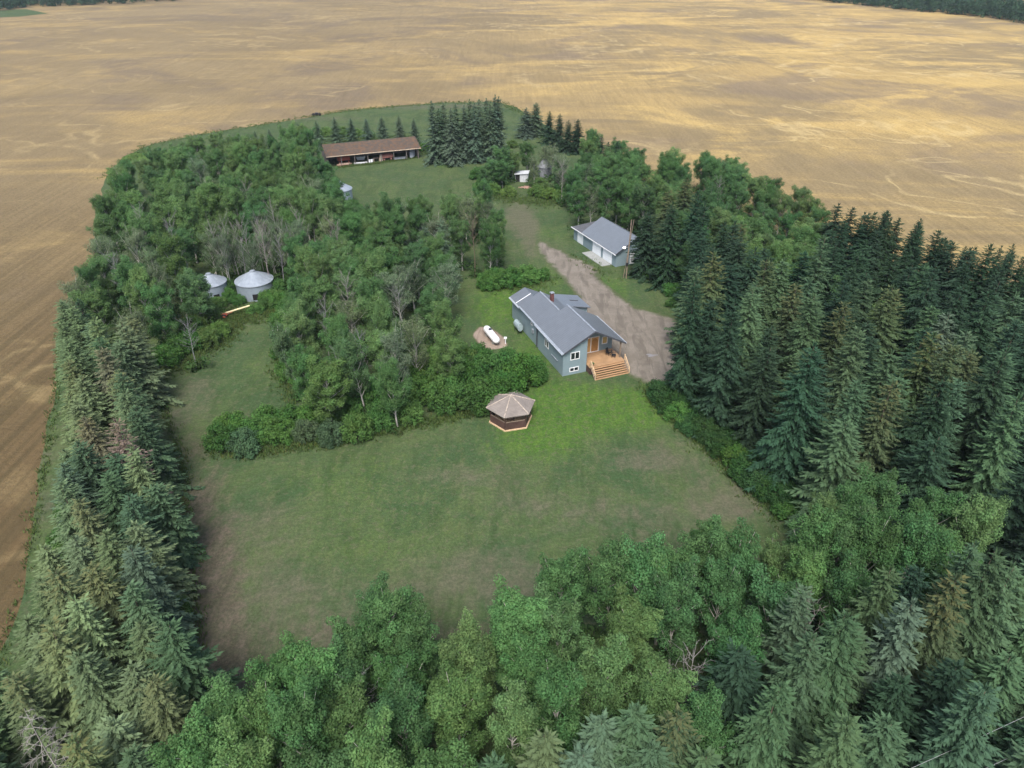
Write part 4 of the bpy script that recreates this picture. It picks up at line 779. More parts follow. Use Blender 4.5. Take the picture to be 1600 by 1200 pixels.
TREES = [
['spruce',-69.6,200.74,5,1.5,'shed_row','blue'],
['spruce',-66.44,203.01,5,1.5,'shed_row','blue'],
['spruce',-61.73,200.75,5.5,1.65,'shed_row','blue'],
['spruce',-57.68,200.73,7,2.1,'shed_row','blue'],
['spruce',-52.79,201.5,7.5,2.25,'shed_row','blue'],
['spruce',-48.8,205.49,7.5,2.25,'shed_row','blue'],
['spruce',-44.62,206.28,7,2.1,'shed_row','blue'],
['spruce',-40.21,206.28,7,2.1,'shed_row','blue'],
['spruce',-35.94,206.31,7.5,2.25,'shed_row','blue'],
['spruce',-31.1,204.69,8,2.4,'shed_row','blue'],
['spruce',-27.16,206.28,7,2.1,'shed_row','blue'],
['spruce',-19.81,187.57,15,2.8,'tall_row','blue'],
['spruce',-17.24,190.48,14,2.8,'tall_row','blue'],
['spruce',-14.07,188.87,14,2.8,'tall_row','blue'],
['spruce',-10.57,192.72,14.5,2.8,'tall_row','blue'],
['spruce',-8.49,193.56,14.5,2.8,'tall_row','blue'],
['spruce',-6.59,195.44,14,2.8,'tall_row','blue'],
['spruce',-4.67,191.43,15.5,2.8,'tall_row','blue'],
['spruce',-3.57,192.51,15,2.8,'tall_row','blue'],
['spruce',-18.57,188.54,13,2.8,'tall_row','blue'],
['spruce',-15.32,185.99,13.5,2.8,'tall_row','blue'],
['spruce',-12.02,189.1,13.5,2.8,'tall_row','blue'],
['spruce',-9.27,188.87,14,2.8,'tall_row','blue'],
['spruce',-5.64,190.48,14,2.8,'tall_row','blue'],
['spruce',4.03,215.79,8,3.1,'pair','blue'],
['spruce',7.0,217.86,9,3.1,'pair','blue'],
['spruce',10.44,208.03,8.5,2.6,'pair_row','dark'],
['spruce',12.91,204.7,8.5,2.6,'pair_row','dark'],
['spruce',15.0,199.13,8,2.6,'pair_row','dark'],
['spruce',17.3,198.3,8.5,2.6,'pair_row','dark'],
['spruce',19.53,184.27,9,2.6,'pair_row','dark'],
['spruce',21.51,178.9,9,2.6,'pair_row','dark'],
['spruce',22.65,171.33,9,2.6,'pair_row','dark'],
['spruce',24.58,170.45,9.5,2.6,'pair_row','dark'],
['spruce',53.17,114.92,12.5,2.9,'edge_spruce','dark'],
['spruce',54.82,113.3,12.5,2.9,'edge_spruce','dark'],
['spruce',56.67,111.96,12,2.9,'edge_spruce','dark'],
['spruce',57.47,110.79,12.5,2.9,'edge_spruce','dark'],
['spruce',58.88,109.92,13,2.9,'edge_spruce','dark'],
['spruce',60.59,109.51,12,2.9,'edge_spruce','dark'],
['spruce',61.17,104.62,13,2.9,'edge_spruce','dark'],
['spruce',62.11,100.48,13.5,2.9,'edge_spruce','dark'],
['spruce',63.05,99.5,12.5,2.9,'edge_spruce','dark'],
['spruce',62.84,96.91,13,2.9,'edge_spruce','dark'],
['spruce',63.47,94.22,13,2.9,'edge_spruce','dark'],
['spruce',65.79,92.85,14,2.9,'edge_spruce','dark'],
['spruce',66.6,90.07,14,2.9,'edge_spruce','dark'],
['spruce',67.75,89.18,14,2.9,'edge_spruce','dark'],
['spruce',69.18,86.36,14,2.9,'edge_spruce','dark'],
['spruce',53.01,85.32,14,2.9,'edge_spruce','dark'],
['spruce',53.98,79.44,14,2.9,'edge_spruce','dark'],
['spruce',59.69,81.33,14,2.9,'edge_spruce','dark'],
['spruce',47.51,92.11,13,2.9,'edge_spruce','dark'],
['spruce',51.87,92.11,13,2.9,'edge_spruce','dark'],
['spruce',52.48,88.76,13,2.9,'edge_spruce','dark'],
['spruce',61.02,75.87,14,2.9,'edge_spruce','dark'],
['spruce',15.28,26.15,13,2.7,'front_spruce','n'],
['spruce',18.32,29.29,13,2.7,'front_spruce','n'],
['spruce',20.92,30.17,14,2.7,'front_spruce','n'],
['spruce',22.29,31.33,12,2.7,'front_spruce','n'],
['spruce',25.78,31.44,14,2.7,'front_spruce','blue'],
['spruce',28.73,32.39,15,2.7,'front_spruce','olive'],
['spruce',31.41,33.25,16,2.7,'front_spruce','n'],
['spruce',32.92,33.21,15,2.7,'front_spruce','n'],
['spruce',1.84,24.24,11,2.7,'front_spruce','pale'],
['spruce',5.28,25.44,11,2.7,'front_spruce','blue'],
['spruce',7.34,25.72,11.5,2.7,'front_spruce','n'],
['spruce',9.74,25.44,11.5,2.7,'front_spruce','olive'],
['spruce',3.88,23.89,10,2.7,'front_spruce','blue'],
['spruce',11.05,23.7,10,2.7,'front_spruce','n'],
['spruce',8.17,24.08,10,2.7,'front_spruce','n'],
['spruce',-1.12,23.71,9,2.7,'front_spruce','n'],
['spruce',25.9,85.07,16,3.0,'right_spruce','olive'],
['spruce',32.34,85.0,15,3.0,'right_spruce','olive'],
['spruce',33.92,102.07,14,3.0,'right_spruce','olive'],
['spruce',31.53,128.46,13,3.0,'right_spruce','olive'],
['spruce',34.63,80.37,14,3.0,'right_spruce','olive'],
['spruce',34.67,74.6,15,3.0,'right_spruce','n'],
['spruce',36.79,72.93,15,3.0,'right_spruce','olive'],
['spruce',36.59,67.2,15,3.0,'right_spruce','n'],
['spruce',44.45,76.88,15,3.0,'right_spruce','olive'],
['spruce',52.04,83.96,15,3.0,'right_spruce','n'],
['spruce',45.85,78.52,14,3.0,'right_spruce','olive'],
['spruce',44.56,83.59,13,3.0,'right_spruce','n'],
['spruce',49.23,76.23,13,3.0,'right_spruce','n'],
['spruce',50.1,74.55,13,3.0,'right_spruce','blue'],
['spruce',48.92,67.94,14,3.0,'right_spruce','blue'],
['spruce',42.3,63.48,16,3.0,'right_spruce','olive'],
['spruce',43.07,61.5,16,3.0,'right_spruce','olive'],
['spruce',46.84,63.51,14,3.0,'right_spruce','olive'],
['spruce',49.17,62.0,15,3.0,'right_spruce','n'],
['spruce',43.64,51.5,16,3.0,'right_spruce','n'],
['spruce',38.21,63.11,14,3.0,'right_spruce','n'],
['spruce',32.73,57.61,14,3.0,'right_spruce','n'],
['spruce',35.06,56.01,15,3.0,'right_spruce','olive'],
['spruce',22.7,115.22,11,3.0,'right_spruce','dark'],
['spruce',26.69,120.89,13,3.0,'right_spruce','olive'],
['spruce',31.13,126.49,13,3.0,'right_spruce','olive'],
['spruce',24.97,90.06,12,3.0,'right_spruce','n'],
['aspen',40.95,113.16,9,2.5,'right_wood','light'],
['aspen',43.23,111.44,8,2.5,'right_wood','light'],
['aspen',43.75,106.69,8,2.5,'right_wood','n'],
['aspen',47.41,110.01,8,2.5,'right_wood','light'],
['aspen',37.62,108.79,9,2.5,'right_wood','light'],
['aspen',52.09,117.84,9,2.5,'right_wood','light'],
['aspen',49.38,117.84,9,2.5,'right_wood','light'],
['aspen',29.07,108.6,8,2.5,'right_wood','n'],
['aspen',34.28,111.67,9,2.5,'right_wood','light'],
['aspen',47.41,92.62,9,2.5,'right_wood','light'],
['aspen',48.31,85.43,9,2.5,'right_wood','light'],
['aspen',-46.37,96.0,9,2.2,'left_wood','n'],
['aspen',-34.67,138.04,9,2.3,'left_wood','n'],
['aspen',-31.8,131.78,7,2.0,'left_wood','light'],
['aspen',-35.61,133.96,9,2.3,'left_wood','n'],
['spruce',-45.6,69.81,11,2.5,'left_belt','brown'],
['spruce',-47.05,66.94,9,2.5,'left_belt','yellow'],
['spruce',-48.25,73.9,10,2.5,'left_belt','n'],
['spruce',-37.61,55.57,11,2.5,'left_belt','dead'],
['spruce',-41.71,57.53,10,2.5,'left_belt','brown'],
['spruce',-55.81,84.3,10,2.5,'left_belt','dark'],
['spruce',-33.62,37.48,10.5,2.5,'left_belt','yellow'],
['spruce',-34.99,44.67,11,2.5,'left_belt','yellow'],
['spruce',-32.19,33.39,9.5,2.5,'left_belt','yellow'],
['spruce',-39.76,50.08,10,2.5,'left_belt','blue'],
['spruce',-27.5,29.88,11,2.5,'left_belt','pale'],
['spruce',-32.81,32.98,9,2.5,'left_belt','pale'],
['spruce',-34.18,51.57,11,2.5,'left_belt','pale'],
['spruce',-36.8,58.47,10.5,2.5,'left_belt','n'],
['spruce',-31.3,40.27,11,2.5,'left_belt','pale'],
['spruce',-30.06,34.05,11,2.5,'left_belt','pale'],
['spruce',-28.73,38.92,11,2.5,'left_belt','blue'],
['spruce',-31.91,28.73,10,2.5,'left_belt','yellow'],
['spruce',-31.46,48.65,9,2.5,'left_belt','n'],
['spruce',-24.43,23.06,12,2.5,'left_belt','yellow'],
['dead',-28.64,25.44,11,2.2,'left_belt','grey'],
['dead',-63.77,118.5,11,1.9,'dead_left_wood','grey'],
['dead',-54.12,109.22,12,1.9,'dead_left_wood','grey'],
['dead',-47.98,110.57,11,1.9,'dead_left_wood','grey'],
['dead',-46.45,112.09,11,1.9,'dead_left_wood','grey'],
['dead',-43.56,112.09,11,1.9,'dead_left_wood','grey'],
['dead',-39.81,109.16,11.5,1.9,'dead_left_wood','grey'],
['dead',-40.15,117.79,12,1.9,'dead_left_wood','grey'],
['dead',-49.51,133.33,11,1.9,'dead_left_wood','grey'],
['dead',-59.5,100.84,10,1.9,'dead_left_wood','grey'],
['dead',-36.21,118.5,11,1.9,'dead_left_wood','grey'],
['dead',-28.39,112.09,11,1.9,'dead_mid_wood','grey'],
['dead',-24.18,82.19,11,1.9,'dead_mid_wood','grey'],
['dead',-18.7,77.38,9,1.9,'dead_mid_wood','grey'],
['dead',-22.54,90.22,11,1.9,'dead_mid_wood','grey'],
['dead',-15.42,88.27,10,1.9,'dead_mid_wood','grey'],
['dead',-21.32,74.4,8,1.9,'dead_mid_wood','grey'],
['dead',12.53,30.91,9,1.9,'dead_front_wood','grey'],
['dead',21.95,35.22,9,1.9,'dead_front_wood','grey'],
['dead',-10.24,30.17,8,1.9,'dead_front_wood','grey'],
['dead',41.3,142.35,9,1.9,'dead_right_wood','grey'],
['dead',-6.34,115.22,11,1.9,'dead_mid_wood','brown'],
['dead',-42.88,83.83,7,1.9,'dead_left_wood','grey'],
['dead',10.88,154.16,9,1.9,'dead_clump','grey'],
['dead',-45.66,112.8,10,1.5,'dead_left_wood','grey'],
['dead',-42.48,114.27,11,1.5,'dead_left_wood','grey'],
['dead',-40.13,112.8,10,1.5,'dead_left_wood','grey'],
['dead',-37.64,113.53,10.5,1.5,'dead_left_wood','grey'],
['dead',-36.54,113.16,9,1.5,'dead_left_wood','grey'],
['dead',-46.26,108.79,9,1.5,'dead_left_wood','grey'],
['dead',-44.05,110.11,8.5,1.5,'dead_left_wood','grey'],
['dead',-38.32,110.98,8.5,1.5,'dead_left_wood','grey'],
['aspen',-49.41,111.39,10.5,1.7,'left_wood','grey'],
['aspen',-39.31,116.84,11,1.7,'left_wood','grey'],
['aspen',-34.12,111.99,10.5,1.7,'left_wood','grey'],
['aspen',-42.65,110.21,9,1.7,'left_wood','grey'],
['aspen',-36.43,115.22,11,1.7,'left_wood','grey'],
['aspen',-45.94,112.09,11,1.7,'left_wood','grey'],
['aspen',-42.32,116.19,11,1.7,'left_wood','grey'],
['aspen',-40.0,113.41,10,1.7,'left_wood','grey'],
['aspen',-46.91,109.82,10,1.7,'left_wood','grey'],
['aspen',-37.32,112.8,10,1.7,'left_wood','grey'],
['shrub',-46.96,122.03,3.6,2.2,'odd_shrub','n'],
['shrub',-52.35,120.83,3.2,2,'odd_shrub','n'],
['shrub',-49.57,122.94,3.4,2,'odd_shrub','n'],
['shrub',-44.0,123.86,3.2,2.1,'odd_shrub','n'],
['shrub',-41.42,120.83,2.6,1.9,'odd_shrub','light'],
['shrub',-45.89,125.1,3,2,'odd_shrub','n'],
['shrub',-48.62,102.1,2.2,1.5,'odd_shrub','n'],
['shrub',-46.52,103.02,1.8,1.4,'odd_shrub','light'],
['shrub',-43.93,104.42,1.5,1.3,'odd_shrub','n'],
['shrub',-39.14,104.89,2,1.5,'odd_shrub','n'],
['shrub',-38.85,108.31,2.6,1.8,'odd_shrub','n'],
['shrub',-46.77,108.31,2.6,1.3,'odd_shrub','n'],
['shrub',-50.65,103.48,3,1.8,'odd_shrub','n'],
['shrub',-52.36,126.05,3,2,'odd_shrub','n'],
['shrub',-33.85,147.72,3.4,2.2,'odd_shrub','n'],
['shrub',-35.23,146.5,3.4,2.1,'odd_shrub','light'],
['aspen',-30.47,131.7,8,2.0,'left_wood','n'],
['aspen',-36.74,147.82,9,2.1,'left_wood','n'],
['aspen',-40.28,156.72,9,2.1,'left_wood','n'],
['aspen',-36.02,141.47,9,2.2,'left_wood','n'],
['aspen',13.18,148.85,9.5,2.3,'right_wood','n'],
['aspen',15.88,152.9,10,2.3,'right_wood','grey'],
['aspen',18.54,156.53,10,2.3,'right_wood','n'],
['aspen',20.79,156.15,10.5,2.3,'right_wood','n'],
['aspen',23.26,156.15,10.5,2.3,'right_wood','n'],
['aspen',25.84,155.09,10.5,2.3,'right_wood','n'],
['aspen',27.8,152.0,10.5,2.3,'right_wood','n'],
['aspen',13.26,138.46,9.5,2.3,'right_wood','n'],
['aspen',15.78,138.02,10,2.3,'right_wood','grey'],
['aspen',18.31,138.86,10.5,2.3,'right_wood','n'],
['aspen',21.01,140.61,10.5,2.3,'right_wood','n'],
['aspen',22.84,136.25,11,2.3,'right_wood','n'],
['aspen',25.05,133.33,11,2.3,'right_wood','n'],
['birch',-26.6,76.63,9.5,1.7,'lean','n'],
['aspen',-8.83,34.58,12,1.9,'front_wood','n'],
['aspen',-6.62,33.65,10.5,1.9,'front_wood','n'],
['aspen',-10.81,32.87,10,1.9,'front_wood','n'],
['aspen',-13.31,30.62,11,1.9,'front_wood','n'],
['aspen',-11.68,30.16,10,1.9,'front_wood','n'],
['aspen',-18.92,28.75,9,1.9,'front_wood','n'],
['aspen',-18.32,27.61,9,1.9,'front_wood','n'],
['aspen',26.46,41.65,13,2.05,'front_wood','n'],
['aspen',15.12,40.74,12,2.05,'front_wood','n'],
['aspen',9.48,38.9,12,2.05,'front_wood','n'],
['aspen',8.03,38.7,12,2.05,'front_wood','n'],
['aspen',3.67,36.97,12,2.05,'front_wood','n'],
['aspen',28.1,40.93,13,2.05,'front_wood','n'],
['aspen',31.15,40.91,12.5,2.05,'front_wood','n'],
['aspen',24.38,42.03,12,2.05,'front_wood','n'],
['aspen',17.72,41.0,11.5,2.05,'front_wood','n'],
['aspen',11.98,40.37,9,2.05,'front_wood','n'],
['aspen',0.0,34.29,11.5,2.05,'front_wood','n'],
['aspen',11.97,39.21,11.5,2.05,'front_wood','n'],
['spruce',-11.15,112.09,11,2.5,'mid_wood','blue'],
['spruce',-14.29,111.89,10,2.5,'mid_wood','blue'],
['shrub',-1.21,75.59,4.2,2.6,'hedge','n'],
['shrub',-4.0,74.43,4.2,2.4,'hedge','n'],
['shrub',1.26,79.7,4.6,2.5,'hedge','n'],
['shrub',2.97,80.82,3.6,1.8,'hedge','n'],
['shrub',-3.34,79.23,4.6,2.4,'hedge','n'],
['shrub',-0.86,82.12,4,2.2,'hedge','n'],
['shrub',-12.42,71.37,4,1.8,'hedge','light'],
['shrub',-11.75,75.89,4,2,'hedge','n'],
['shrub',-17.97,67.72,3.6,1.7,'hedge','light'],
['shrub',-20.91,67.47,3,1.8,'hedge','blue'],
['shrub',-23.81,67.72,2.8,1.5,'hedge','blue'],
['shrub',-15.4,70.57,3.5,2,'hedge','n'],
['shrub',-16.79,74.43,3.6,2,'hedge','n'],
['shrub',-19.98,72.33,3,2,'hedge','n'],
['shrub',-7.99,74.43,4.5,2.4,'hedge','n'],
['shrub',-9.14,78.61,4.8,2.4,'hedge','light'],
['shrub',-6.23,78.61,5,2.5,'hedge','n'],
['shrub',-33.27,66.48,3,2,'hedge','n'],
['shrub',-30.38,65.51,2.8,1.9,'hedge','blue'],
['shrub',-29.95,67.72,2.8,2,'hedge','n'],
['shrub',-32.78,68.36,3,2,'hedge','n'],
['shrub',-27.7,67.72,3,1.9,'hedge','n'],
['shrub',-26.43,70.04,3,1.9,'hedge','n'],
['shrub',-23.97,70.97,3,2,'hedge','n'],
['shrub',-29.27,70.57,2.8,1.8,'hedge','n'],
['shrub',-26.2,67.72,2.6,1.5,'hedge','n'],
['shrub',-21.79,71.64,3,2,'hedge','n'],
['shrub',-14.2,73.02,3.5,2,'hedge','n'],
['shrub',-4.38,84.65,3.5,2,'hedge','n'],
['shrub',-6.96,83.79,4,2.2,'hedge','light'],
['shrub',-10.99,80.5,5,2.3,'hedge','light'],
['shrub',-13.06,76.63,4.5,2.2,'hedge','n'],
['shrub',18.69,76.18,2.55,1.95,'lawn_edge','deep'],
['shrub',19.46,73.72,2.73,1.61,'lawn_edge','deep'],
['shrub',20.45,71.92,2.16,1.94,'lawn_edge','n'],
['shrub',21.43,69.91,1.81,1.91,'lawn_edge','deep'],
['shrub',22.45,68.36,2.76,1.73,'lawn_edge','deep'],
['shrub',23.29,66.48,2.16,1.64,'lawn_edge','deep'],
['shrub',24.22,64.33,2.11,1.72,'lawn_edge','deep'],
['shrub',24.91,62.83,2.41,1.78,'lawn_edge','n'],
['shrub',25.31,60.94,2.99,1.9,'lawn_edge','deep'],
['shrub',26.1,59.54,2.55,1.99,'lawn_edge','deep'],
['shrub',26.8,57.78,2.06,1.58,'lawn_edge','deep'],
['shrub',27.48,56.28,2.54,1.52,'lawn_edge','deep'],
['shrub',28.06,55.02,1.84,1.76,'lawn_edge','n'],
['shrub',20.84,74.72,2.36,1.96,'lawn_edge','deep'],
['shrub',22.72,70.57,2.56,1.76,'lawn_edge','deep'],
['shrub',24.46,66.73,2.4,1.62,'lawn_edge','deep'],
['shrub',26.07,63.17,1.81,1.6,'lawn_edge','deep'],
['shrub',27.22,59.86,2.63,1.6,'lawn_edge','n'],
['shrub',28.46,57.27,2.24,1.5,'lawn_edge','deep'],
['shrub',-7.07,163.36,3,2,'odd_shrub','n'],
['shrub',-4.38,161.92,2.6,2,'odd_shrub','light'],
['shrub',-0.73,160.49,2.4,1.8,'odd_shrub','light'],
['shrub',5.51,160.49,2.5,2,'odd_shrub','light'],
['shrub',8.33,158.62,2.4,2,'odd_shrub','light'],
['shrub',10.29,157.7,2.2,1.6,'odd_shrub','light'],
['shrub',11.78,163.36,3,2,'odd_shrub','n'],
['shrub',-5.35,170.93,4,2.2,'odd_shrub','n'],
['shrub',-8.21,173.59,3,2,'odd_shrub','n'],
['shrub',6.71,165.82,2.6,1.8,'odd_shrub','light'],
['shrub',0.0,111.63,3.2,2.2,'odd_shrub','n'],
['shrub',2.73,112.95,3,2.2,'odd_shrub','n'],
['shrub',5.28,114.03,2,1.5,'odd_shrub','n'],
['shrub',-2.15,110.85,3.4,2.2,'odd_shrub','n'],
['shrub',-3.75,110.33,3,2,'odd_shrub','n'],
['shrub',-45.67,89.5,3,1.9,'odd_shrub','n'],
['shrub',-43.73,90.44,2.6,1.8,'odd_shrub','light'],
['shrub',-46.77,87.65,3,1.9,'odd_shrub','n'],
['shrub',-47.31,84.99,3,1.8,'odd_shrub','n'],
['shrub',-42.89,93.36,2.4,1.7,'odd_shrub','light'],
['shrub',-46.94,95.38,2.6,1.7,'odd_shrub','light'],
['shrub',-45.55,99.64,1.8,1.5,'odd_shrub','light'],
['shrub',-47.13,93.36,3.2,1.8,'odd_shrub','n'],
['shrub',-45.84,105.85,2,1.3,'odd_shrub','n'],
['shrub',-36.69,103.48,2.2,1.8,'odd_shrub','n'],
['shrub',-34.45,100.74,2.5,1.9,'odd_shrub','n'],
['shrub',-38.24,105.37,2,1.6,'odd_shrub','light'],
['shrub',-38.97,102.56,1.6,1.5,'odd_shrub','n'],
['shrub',-40.08,101.19,1.4,1.4,'odd_shrub','n'],
['shrub',-31.24,86.75,3,2,'odd_shrub','n'],
['shrub',-29.46,81.63,3,2,'odd_shrub','n'],
['shrub',-33.73,94.36,3.4,2,'odd_shrub','n'],
['shrub',-45.44,117.07,4,2.2,'odd_shrub','n'],
['shrub',-36.96,121.43,2.5,2.2,'odd_shrub','light'],
['shrub',-34.99,122.94,2.3,2.2,'odd_shrub','light'],
['shrub',-39.07,122.94,2.5,2.2,'odd_shrub','light'],
['shrub',26.18,112.95,2.5,2,'odd_shrub','n'],
['shrub',26.3,107.81,2,1.7,'odd_shrub','n'],
['shrub',23.9,115.67,2.6,2,'odd_shrub','n'],
['shrub',26.1,103.02,2,1.7,'odd_shrub','n'],
['shrub',-54.72,218.17,2.6,2.4,'odd_shrub','light'],
['shrub',-49.84,217.37,2.8,2.6,'odd_shrub','light'],
['shrub',-45.93,216.58,2.4,2.2,'odd_shrub','light'],
['shrub',-58.31,215.8,2.6,2.4,'odd_shrub','light'],
['shrub',-41.92,215.01,2.2,2,'odd_shrub','light'],
['shrub',-61.49,216.58,3,2.2,'odd_shrub','light'],
['shrub',-23.66,200.38,2.2,2,'odd_shrub','n'],
['shrub',-19.16,199.01,2,2,'odd_shrub','light'],
['shrub',-14.02,200.38,2.2,2,'odd_shrub','light'],
['shrub',-9.69,201.76,2,2,'odd_shrub','light'],
['shrub',0.0,204.58,2,1.8,'odd_shrub','light'],
['shrub',-5.26,200.38,2,2,'odd_shrub','light'],
['aspen',-1.79,171.0,8.5,2.4,'clump','n'],
['aspen',3.79,174.66,8.5,2.2,'clump','n'],
['aspen',0.0,172.32,7,2,'clump','light'],
['aspen',7.68,176.76,8,2,'clump','grey'],
['aspen',9.89,172.2,8.5,2.2,'clump','grey'],
['aspen',-4.42,167.39,6.5,2,'clump','n'],
['aspen',5.12,167.17,8,1.5,'clump','grey'],
['aspen',11.36,162.08,9,2.2,'clump','grey'],
['aspen',10.36,163.28,7,1.8,'clump','light'],
['aspen',-6.15,165.39,5,2,'clump','n'],
['aspen',-2.2,166.28,6.5,2,'clump','n'],
['aspen',15.78,37.36,11.32,1.77,'front_wood','n'],
['aspen',-3.53,28.96,10.24,1.99,'front_wood','light'],
['aspen',5.67,30.76,11.6,2.02,'front_wood','light'],
['aspen',-7.7,24.0,11.51,2.05,'front_wood','light'],
['aspen',28.77,44.29,10.68,2.03,'front_wood','n'],
['aspen',-13.15,26.04,12.22,1.77,'front_wood','n'],
['aspen',38.58,44.11,11.01,1.95,'front_wood','light'],
['aspen',2.83,28.21,11.37,2.05,'front_wood','n'],
['aspen',8.49,34.32,10.33,1.96,'front_wood','light'],
['aspen',1.45,31.63,10.54,2.05,'front_wood','n'],
['aspen',-16.01,30.9,9.29,1.84,'front_wood','n'],
['aspen',34.6,44.74,9.61,2.17,'front_wood','n'],
['aspen',-15.67,24.22,10.91,2.04,'front_wood','light'],
['aspen',25.43,37.46,11.13,1.98,'front_wood','n'],
['aspen',-19.19,24.67,10.61,1.99,'front_wood','n'],
['aspen',22.29,38.68,10.33,1.88,'front_wood','light'],
['aspen',16.1,32.92,9.82,2.06,'front_wood','n'],
['aspen',29.95,47.55,9.94,1.95,'front_wood','n'],
['aspen',12.31,35.69,12.3,1.89,'front_wood','n'],
['aspen',9.69,29.85,10.07,1.91,'front_wood','light'],
['aspen',-7.23,30.75,9.29,1.94,'front_wood','n'],
['aspen',-15.65,27.44,10.3,1.91,'front_wood','light'],
['aspen',-9.92,37.47,8.41,1.89,'front_wood','n'],
['aspen',-7.12,27.32,10.48,1.92,'front_wood','n'],
['aspen',35.08,40.96,10.84,2.04,'front_wood','n'],
['aspen',8.43,42.79,7.93,1.75,'front_wood','n'],
['aspen',21.08,42.19,8.35,1.57,'front_wood','light'],
['aspen',3.75,33.92,11.68,1.97,'front_wood','n'],
['aspen',19.27,36.89,10.1,2.24,'front_wood','n'],
['aspen',16.92,45.32,7.66,1.5,'front_wood','n'],
['aspen',-10.62,27.53,9.55,2.17,'front_wood','light'],
['aspen',-2.86,32.04,10.34,1.89,'front_wood','light'],
['aspen',-11.11,23.66,9.64,2.14,'front_wood','n'],
['aspen',32.73,48.53,11.11,2.13,'front_wood','n'],
['aspen',-0.34,27.18,10.75,1.72,'front_wood','light'],
['aspen',36.96,46.92,10.32,2.02,'front_wood','n'],
['aspen',26.94,47.19,9.81,1.51,'front_wood','light'],
['aspen',-4.44,23.24,11.35,2.07,'front_wood','n'],
['aspen',4.6,40.06,9.04,2.11,'front_wood','n'],
['aspen',0.07,37.29,7.68,1.63,'front_wood','n'],
['aspen',12.3,27.74,9.76,1.77,'front_wood','n'],
['spruce',27.56,28.52,11.52,3.02,'front_spruce','dark'],
['spruce',32.77,26.43,9.78,2.48,'front_spruce','dark'],
['spruce',36.46,30.47,9.6,2.41,'front_spruce','n'],
['spruce',32.81,37.01,13.45,2.56,'front_spruce','n'],
['spruce',26.51,24.89,13.86,2.68,'front_spruce','n'],
['spruce',22.41,25.61,9.9,2.91,'front_spruce','n'],
['spruce',37.23,37.25,9.85,3.03,'front_spruce','n'],
['spruce',36.64,33.73,10.1,2.45,'front_spruce','n'],
['spruce',18.76,24.16,12.79,2.56,'front_spruce','n'],
['spruce',40.46,39.24,9.62,2.94,'front_spruce','n'],
['spruce',32.17,29.74,10.49,2.9,'front_spruce','n'],
['spruce',29.8,23.51,10.24,3.03,'front_spruce','n'],
['spruce',24.37,27.96,10.77,2.79,'front_spruce','dark'],
['spruce',36.42,27.0,8.47,2.52,'front_spruce','n'],
['spruce',34.8,23.36,7.82,2.48,'front_spruce','n'],
['spruce',29.23,36.84,11.16,2.66,'front_spruce','dark'],
['spruce',19.32,33.69,12.69,2.52,'front_spruce','n'],
['spruce',14.84,29.5,11.48,2.88,'front_spruce','dark'],
['spruce',25.86,34.63,13.29,2.53,'front_spruce','n'],
['spruce',39.67,34.26,9.27,3.09,'front_spruce','n'],
['spruce',-38.08,46.7,10.76,2.67,'left_belt','pale'],
['spruce',-30.33,31.27,10.93,2.87,'left_belt','yellow'],
['spruce',-35.4,49.07,9.84,2.45,'left_belt','n'],
['spruce',-54.95,81.34,10.55,2.31,'left_belt','pale'],
['spruce',-24.46,25.7,9.69,2.85,'left_belt','pale'],
['spruce',-33.11,24.79,9.49,2.83,'left_belt','n'],
['spruce',-34.06,40.9,10.28,2.34,'left_belt','pale'],
['spruce',-35.26,30.33,9.04,2.16,'left_belt','pale'],
['spruce',-39.88,52.88,10.31,2.72,'left_belt','n'],
['spruce',-22.5,31.28,11.49,2.85,'left_belt','n'],
['spruce',-22.22,27.65,11.04,2.33,'left_belt','yellow'],
['spruce',-38.82,60.46,11.26,2.52,'left_belt','pale'],
['spruce',-42.56,66.01,10.23,2.7,'left_belt','yellow'],
['spruce',-25.83,33.19,9.56,2.36,'left_belt','pale'],
['spruce',-30.49,37.01,11.25,2.68,'left_belt','yellow'],
['spruce',-31.97,45.96,10.08,2.43,'left_belt','n'],
['spruce',-49.33,69.06,9.71,2.35,'left_belt','yellow'],
['spruce',-27.72,36.26,10.11,2.68,'left_belt','n'],
['spruce',-44.13,61.08,9.6,2.84,'left_belt','pale'],
['spruce',-49.53,76.52,11.26,2.39,'left_belt','pale'],
['spruce',-37.89,42.42,7.9,2.17,'left_belt','pale'],
['spruce',-35.46,27.27,7.99,2.42,'left_belt','pale'],
['spruce',-52.34,74.23,9.08,2.5,'left_belt','pale'],
['spruce',-51.73,78.65,9.63,2.78,'left_belt','pale'],
['spruce',-30.55,43.21,9.52,2.72,'left_belt','pale'],
['spruce',-45.64,75.41,11.33,2.87,'left_belt','pale'],
['spruce',-46.81,63.7,8.43,2.41,'left_belt','yellow'],
['spruce',-40.67,63.41,11.41,2.36,'left_belt','n'],
['spruce',-24.75,29.48,9.74,2.42,'left_belt','pale'],
['spruce',-36.92,52.63,9.02,2.68,'left_belt','n'],
['spruce',-36.23,38.76,8.15,2.01,'left_belt','pale'],
['spruce',-50.74,71.83,11.13,2.76,'left_belt','pale'],
['spruce',-45.84,72.91,9.99,2.54,'left_belt','pale'],
['spruce',-54.98,78.2,10.03,2.32,'left_belt','pale'],
['spruce',-35.29,35.31,7.73,2.29,'left_belt','pale'],
['spruce',-42.5,54.73,8.26,2.03,'left_belt','pale'],
['spruce',-59.06,85.4,9.42,2.46,'left_belt','pale'],
['spruce',-21.87,23.47,10.38,2.69,'left_belt','n'],
['spruce',-60.96,88.28,7.92,2.16,'left_belt','pale'],
['spruce',-46.99,78.22,10.26,2.62,'left_belt','yellow'],
['shrub',-49.91,81.21,2.88,1.74,'left_belt','n'],
['shrub',-37.74,29.3,1.98,1.4,'left_belt','light'],
['shrub',-40.31,32.46,2.06,1.06,'left_belt','light'],
